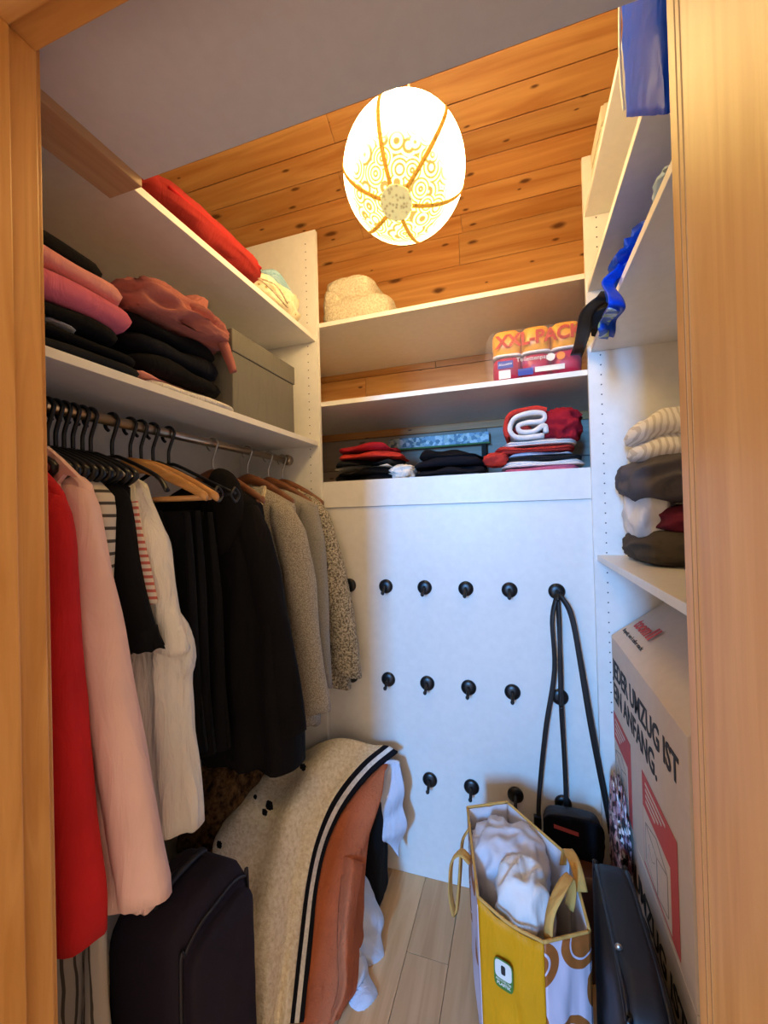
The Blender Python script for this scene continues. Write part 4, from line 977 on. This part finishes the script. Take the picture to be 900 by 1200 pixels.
# ================================================================== LEFT FLOOR: suitcase, blankets
sc_ = thing('suitcase', 'dark plum fabric suitcase under the hanging coats', 'suitcase', (-.73, .72, FL))
obj('body', softbox(-.83, -.635, .615, .845, FL+.004, -.795, 7, .015, 4, topr=.16), 'suitcase', sc_, smooth=True)
obj('front_pocket', softbox(-.66, -.612, .635, .825, FL+.06, -.845, 6, .03, 5, topr=.1), 'suitcase', sc_, smooth=True)
obj('piping', hoop(-.640, .628, .832, FL+.02, -.822, .004), 'suitpipe', sc_, smooth=True)
obj('handle', tube([(-.74, .66, -.80), (-.74, .665, -.783), (-.74, .73, -.778), (-.74, .795, -.783), (-.74, .80, -.80)], .006, .012, n=20, seg=8), 'suitpipe', sc_, smooth=True)
hp = thing('laundry_hamper', 'black laundry hamper under the cream fleece blanket', 'hamper', (-.66, 1.36, FL))
obj('body', softbox(-.80, -.487, 1.29, 1.45, FL+.003, -.975, 6, .01, 6, topr=.1), 'black', hp, smooth=True)
G = [[(300, 905, 1.40), (350, 880, 1.42), (400, 867, 1.44), (447, 873, 1.445), (466, 880, 1.445)],
     [(285, 925, 1.28), (340, 905, 1.30), (385, 889, 1.33), (420, 897, 1.35), (437, 903, 1.365)],
     [(262, 965, 1.10), (315, 950, 1.15), (360, 935, 1.20), (390, 936, 1.24), (408, 940, 1.27)],
     [(250, 1000, 1.0), (300, 1000, 1.05), (345, 990, 1.11), (370, 983, 1.16), (387, 981, 1.20)],
     [(262, 1060, .95), (300, 1060, .99), (335, 1050, 1.04), (358, 1036, 1.09), (374, 1031, 1.12)],
     [(270, 1130, .90), (300, 1130, .93), (330, 1122, .98), (349, 1108, 1.03), (366, 1100, 1.05)],
     [(280, 1205, .86), (300, 1208, .885), (325, 1206, .92), (339, 1200, .94), (356, 1198, .955)]]
rows = [[P(u, v, y=y_) for u, v, y_ in r_] for r_ in G]
fb = thing('fleece_blanket', 'cream fleece blanket with dark border stripes draped beside the suitcase', 'blanket', (-.62, 1.15, FL))
def ripple(p, u, v):
    k = (1-v)**.7
    return p + Vector((.3, -.5, .8))*(.024*k*math.sin(v*17+u*2.5+1.5*nz((u, v, 0), 3, 2)) + .006*nz((p.x, p.y, p.z), 14, 4)*k)
for v0, v1, mt, nm, nvv in ((0, .765, 'fleece', 'fleece', 60), (.765, .84, 'navy', 'stripe', 6), (.84, .92, 'knitborder', 'border', 8), (.92, 1.0, 'navy', 'stripe', 6)):
    V, a, b_ = patch([[rows[i][j] for i in range(7)] for j in range(5)], 80, nvv, lambda p, u, v: ripple(p, u, v), 0, 1, v0, v1)
    obj(nm, sheet(V, a, b_, .012), mt, fb, smooth=True)
for u, v, y_, s_ in ((355, 899, 1.30, .016), (316, 944, 1.13, .020), (310, 952, 1.12, .014), (299, 934, 1.20, .010), (257, 990, .995, .014)):
    p_ = P(u, v, y=y_-.02); obj('spot', lump(p_, (s_*1.3, s_*.7, s_*1.4), int(u), .5, 3, 14, 10, 2, ridge=False), 'black', fb, smooth=True)
# terracotta throw hanging on the right side under the striped border
e = [rows[i][4] for i in range(7)]
tr = thing('terracotta_throw', 'terracotta fleece throw under the cream striped blanket', 'throw', (-.50, 1.2, FL))
TG = [[(452, 884, 1.435), (453, 888, 1.43), (454, 892, 1.43)], [(437, 904, 1.365), (443, 904, 1.36), (448, 902, 1.37)], [(408, 941, 1.27), (428, 938, 1.285), (445, 936, 1.32)],
      [(387, 982, 1.20), (410, 985, 1.215), (433, 986, 1.25)], [(374, 1032, 1.12), (394, 1036, 1.135), (418, 1032, 1.17)], [(366, 1100, 1.05), (388, 1100, 1.065), (411, 1096, 1.09)],
      [(361, 1150, 1.0), (382, 1150, 1.015), (403, 1150, 1.04)], [(356, 1198, .955), (371, 1200, .97), (388, 1200, .985)]]
cols4 = [[], [], [], []]
for k, r_ in enumerate(TG):
    q = [P(u, v, y=y_) for u, v, y_ in r_]
    for p_ in q: p_.z = max(p_.z-.006, FL+.010)
    q[0] += Vector((-.012, .004, -.010))
    q.append(q[2]+Vector((-.03, .02, -.05)) if k < 4 else Vector((q[2].x+.004, q[2].y+.008, FL+.006)))
    for j in range(4): cols4[j].append(q[j])
V, a, b_ = patch(cols4, 80, 40, lambda p, u, v: p+Vector((1, -.4, .3))*(.016*v*math.sin(u*9+v*9+2*nz((u, v, 1), 3, 6))), 0, 1, 0, 1)
obj('drape', sheet(V, a, b_, .010), 'terracotta', tr, smooth=True)
FO = [[(400, 1002, 1.19), (413, 1006, 1.18), (426, 1012, 1.215)], [(397, 1050, 1.12), (409, 1052, 1.11), (420, 1052, 1.15)], [(396, 1110, 1.055), (406, 1112, 1.045), (416, 1110, 1.085)], [(394, 1160, 1.01), (403, 1162, 1.0), (411, 1160, 1.04)], [(386, 1196, .985), (392, 1198, .975), (400, 1197, 1.01)]]
fc = [[P(u, v, y=y_) for u, v, y_ in [r_[j] for r_ in FO]] for j in range(3)]
for c_ in fc:
    for p_ in c_: p_.z = max(p_.z, FL+.012)
V, a, b_ = patch(fc, 40, 16, lambda p, u, v: p+Vector((1, -.4, .3))*.004*math.sin(u*11), 0, 1, 0, 1)
obj('fold', sheet(V, a, b_, .010), 'terracotta', tr, smooth=True)
# light blue garment
lbg = thing('light_blue_garment', 'light blue crumpled cotton garment spilling beside the terracotta throw', 'garment', (-.42, 1.2, FL))
def ps(L): return [[P(u, v, y=y_) for u, v, y_ in r_] for r_ in L]
V, a, b_ = patch(ps([[(441, 893, 1.41), (455, 889, 1.43), (470, 893, 1.44)], [(441, 925, 1.38), (455, 930, 1.40), (472, 935, 1.43)], [(436, 950, 1.36), (458, 965, 1.39), (474, 965, 1.43)], [(425, 995, 1.33), (452, 985, 1.38), (466, 1003, 1.42)]]), 30, 24, lambda p, u, v: p+Vector((1, -.6, 0))*.008*math.sin(v*14+u*5), 0, 1, 0, 1)
obj('upper_fold', sheet(V, a, b_, .008), 'lightblue', lbg, smooth=True)
V, a, b_ = patch(ps([[(418, 1020, 1.28), (428, 1030, 1.29), (438, 1050, 1.30)], [(406, 1060, 1.20), (428, 1070, 1.22), (447, 1085, 1.25)], [(412, 1100, 1.15), (430, 1110, 1.18), (446, 1122, 1.21)], [(420, 1120, 1.13), (434, 1135, 1.16), (447, 1148, 1.19)]]), 26, 26, lambda p, u, v: p+Vector((1, -.6, .3))*.009*math.sin(v*16+u*4), 0, 1, 0, 1)
obj('middle_fold', sheet(V, a, b_, .008), 'lightblue', lbg, smooth=True)
V, a, b_ = patch(ps([[(408, 1110, 1.12), (414, 1105, 1.13), (420, 1112, 1.15)], [(404, 1140, 1.09), (420, 1140, 1.11), (432, 1145, 1.13)], [(410, 1170, 1.065), (426, 1168, 1.08), (440, 1168, 1.10)], [(416, 1192, 1.05), (428, 1190, 1.06), (440, 1184, 1.075)]]), 22, 22, lambda p, u, v: p+Vector((1, -.6, .3))*.008*math.sin(v*15+u*6), 0, 1, 0, 1)
obj('lower_fold', sheet(V, a, b_, .008), 'lightblue', lbg, smooth=True)
tag(obj('fur_throw', lump((-1.01, 1.22, -1.10), (.20, .34, .50), 61, .2, 2.0, 60, 44, 3, floor=FL+.001), 'fur', smooth=True), 'brown mottled fur throw below the black clothes', 'throw')

# ------------------------------------------------------------------ lift everything from camera level to floor level
for o_ in list(C.objects):
    if o_.parent is None and o_.type in ('MESH', 'EMPTY'): o_.location.z += H
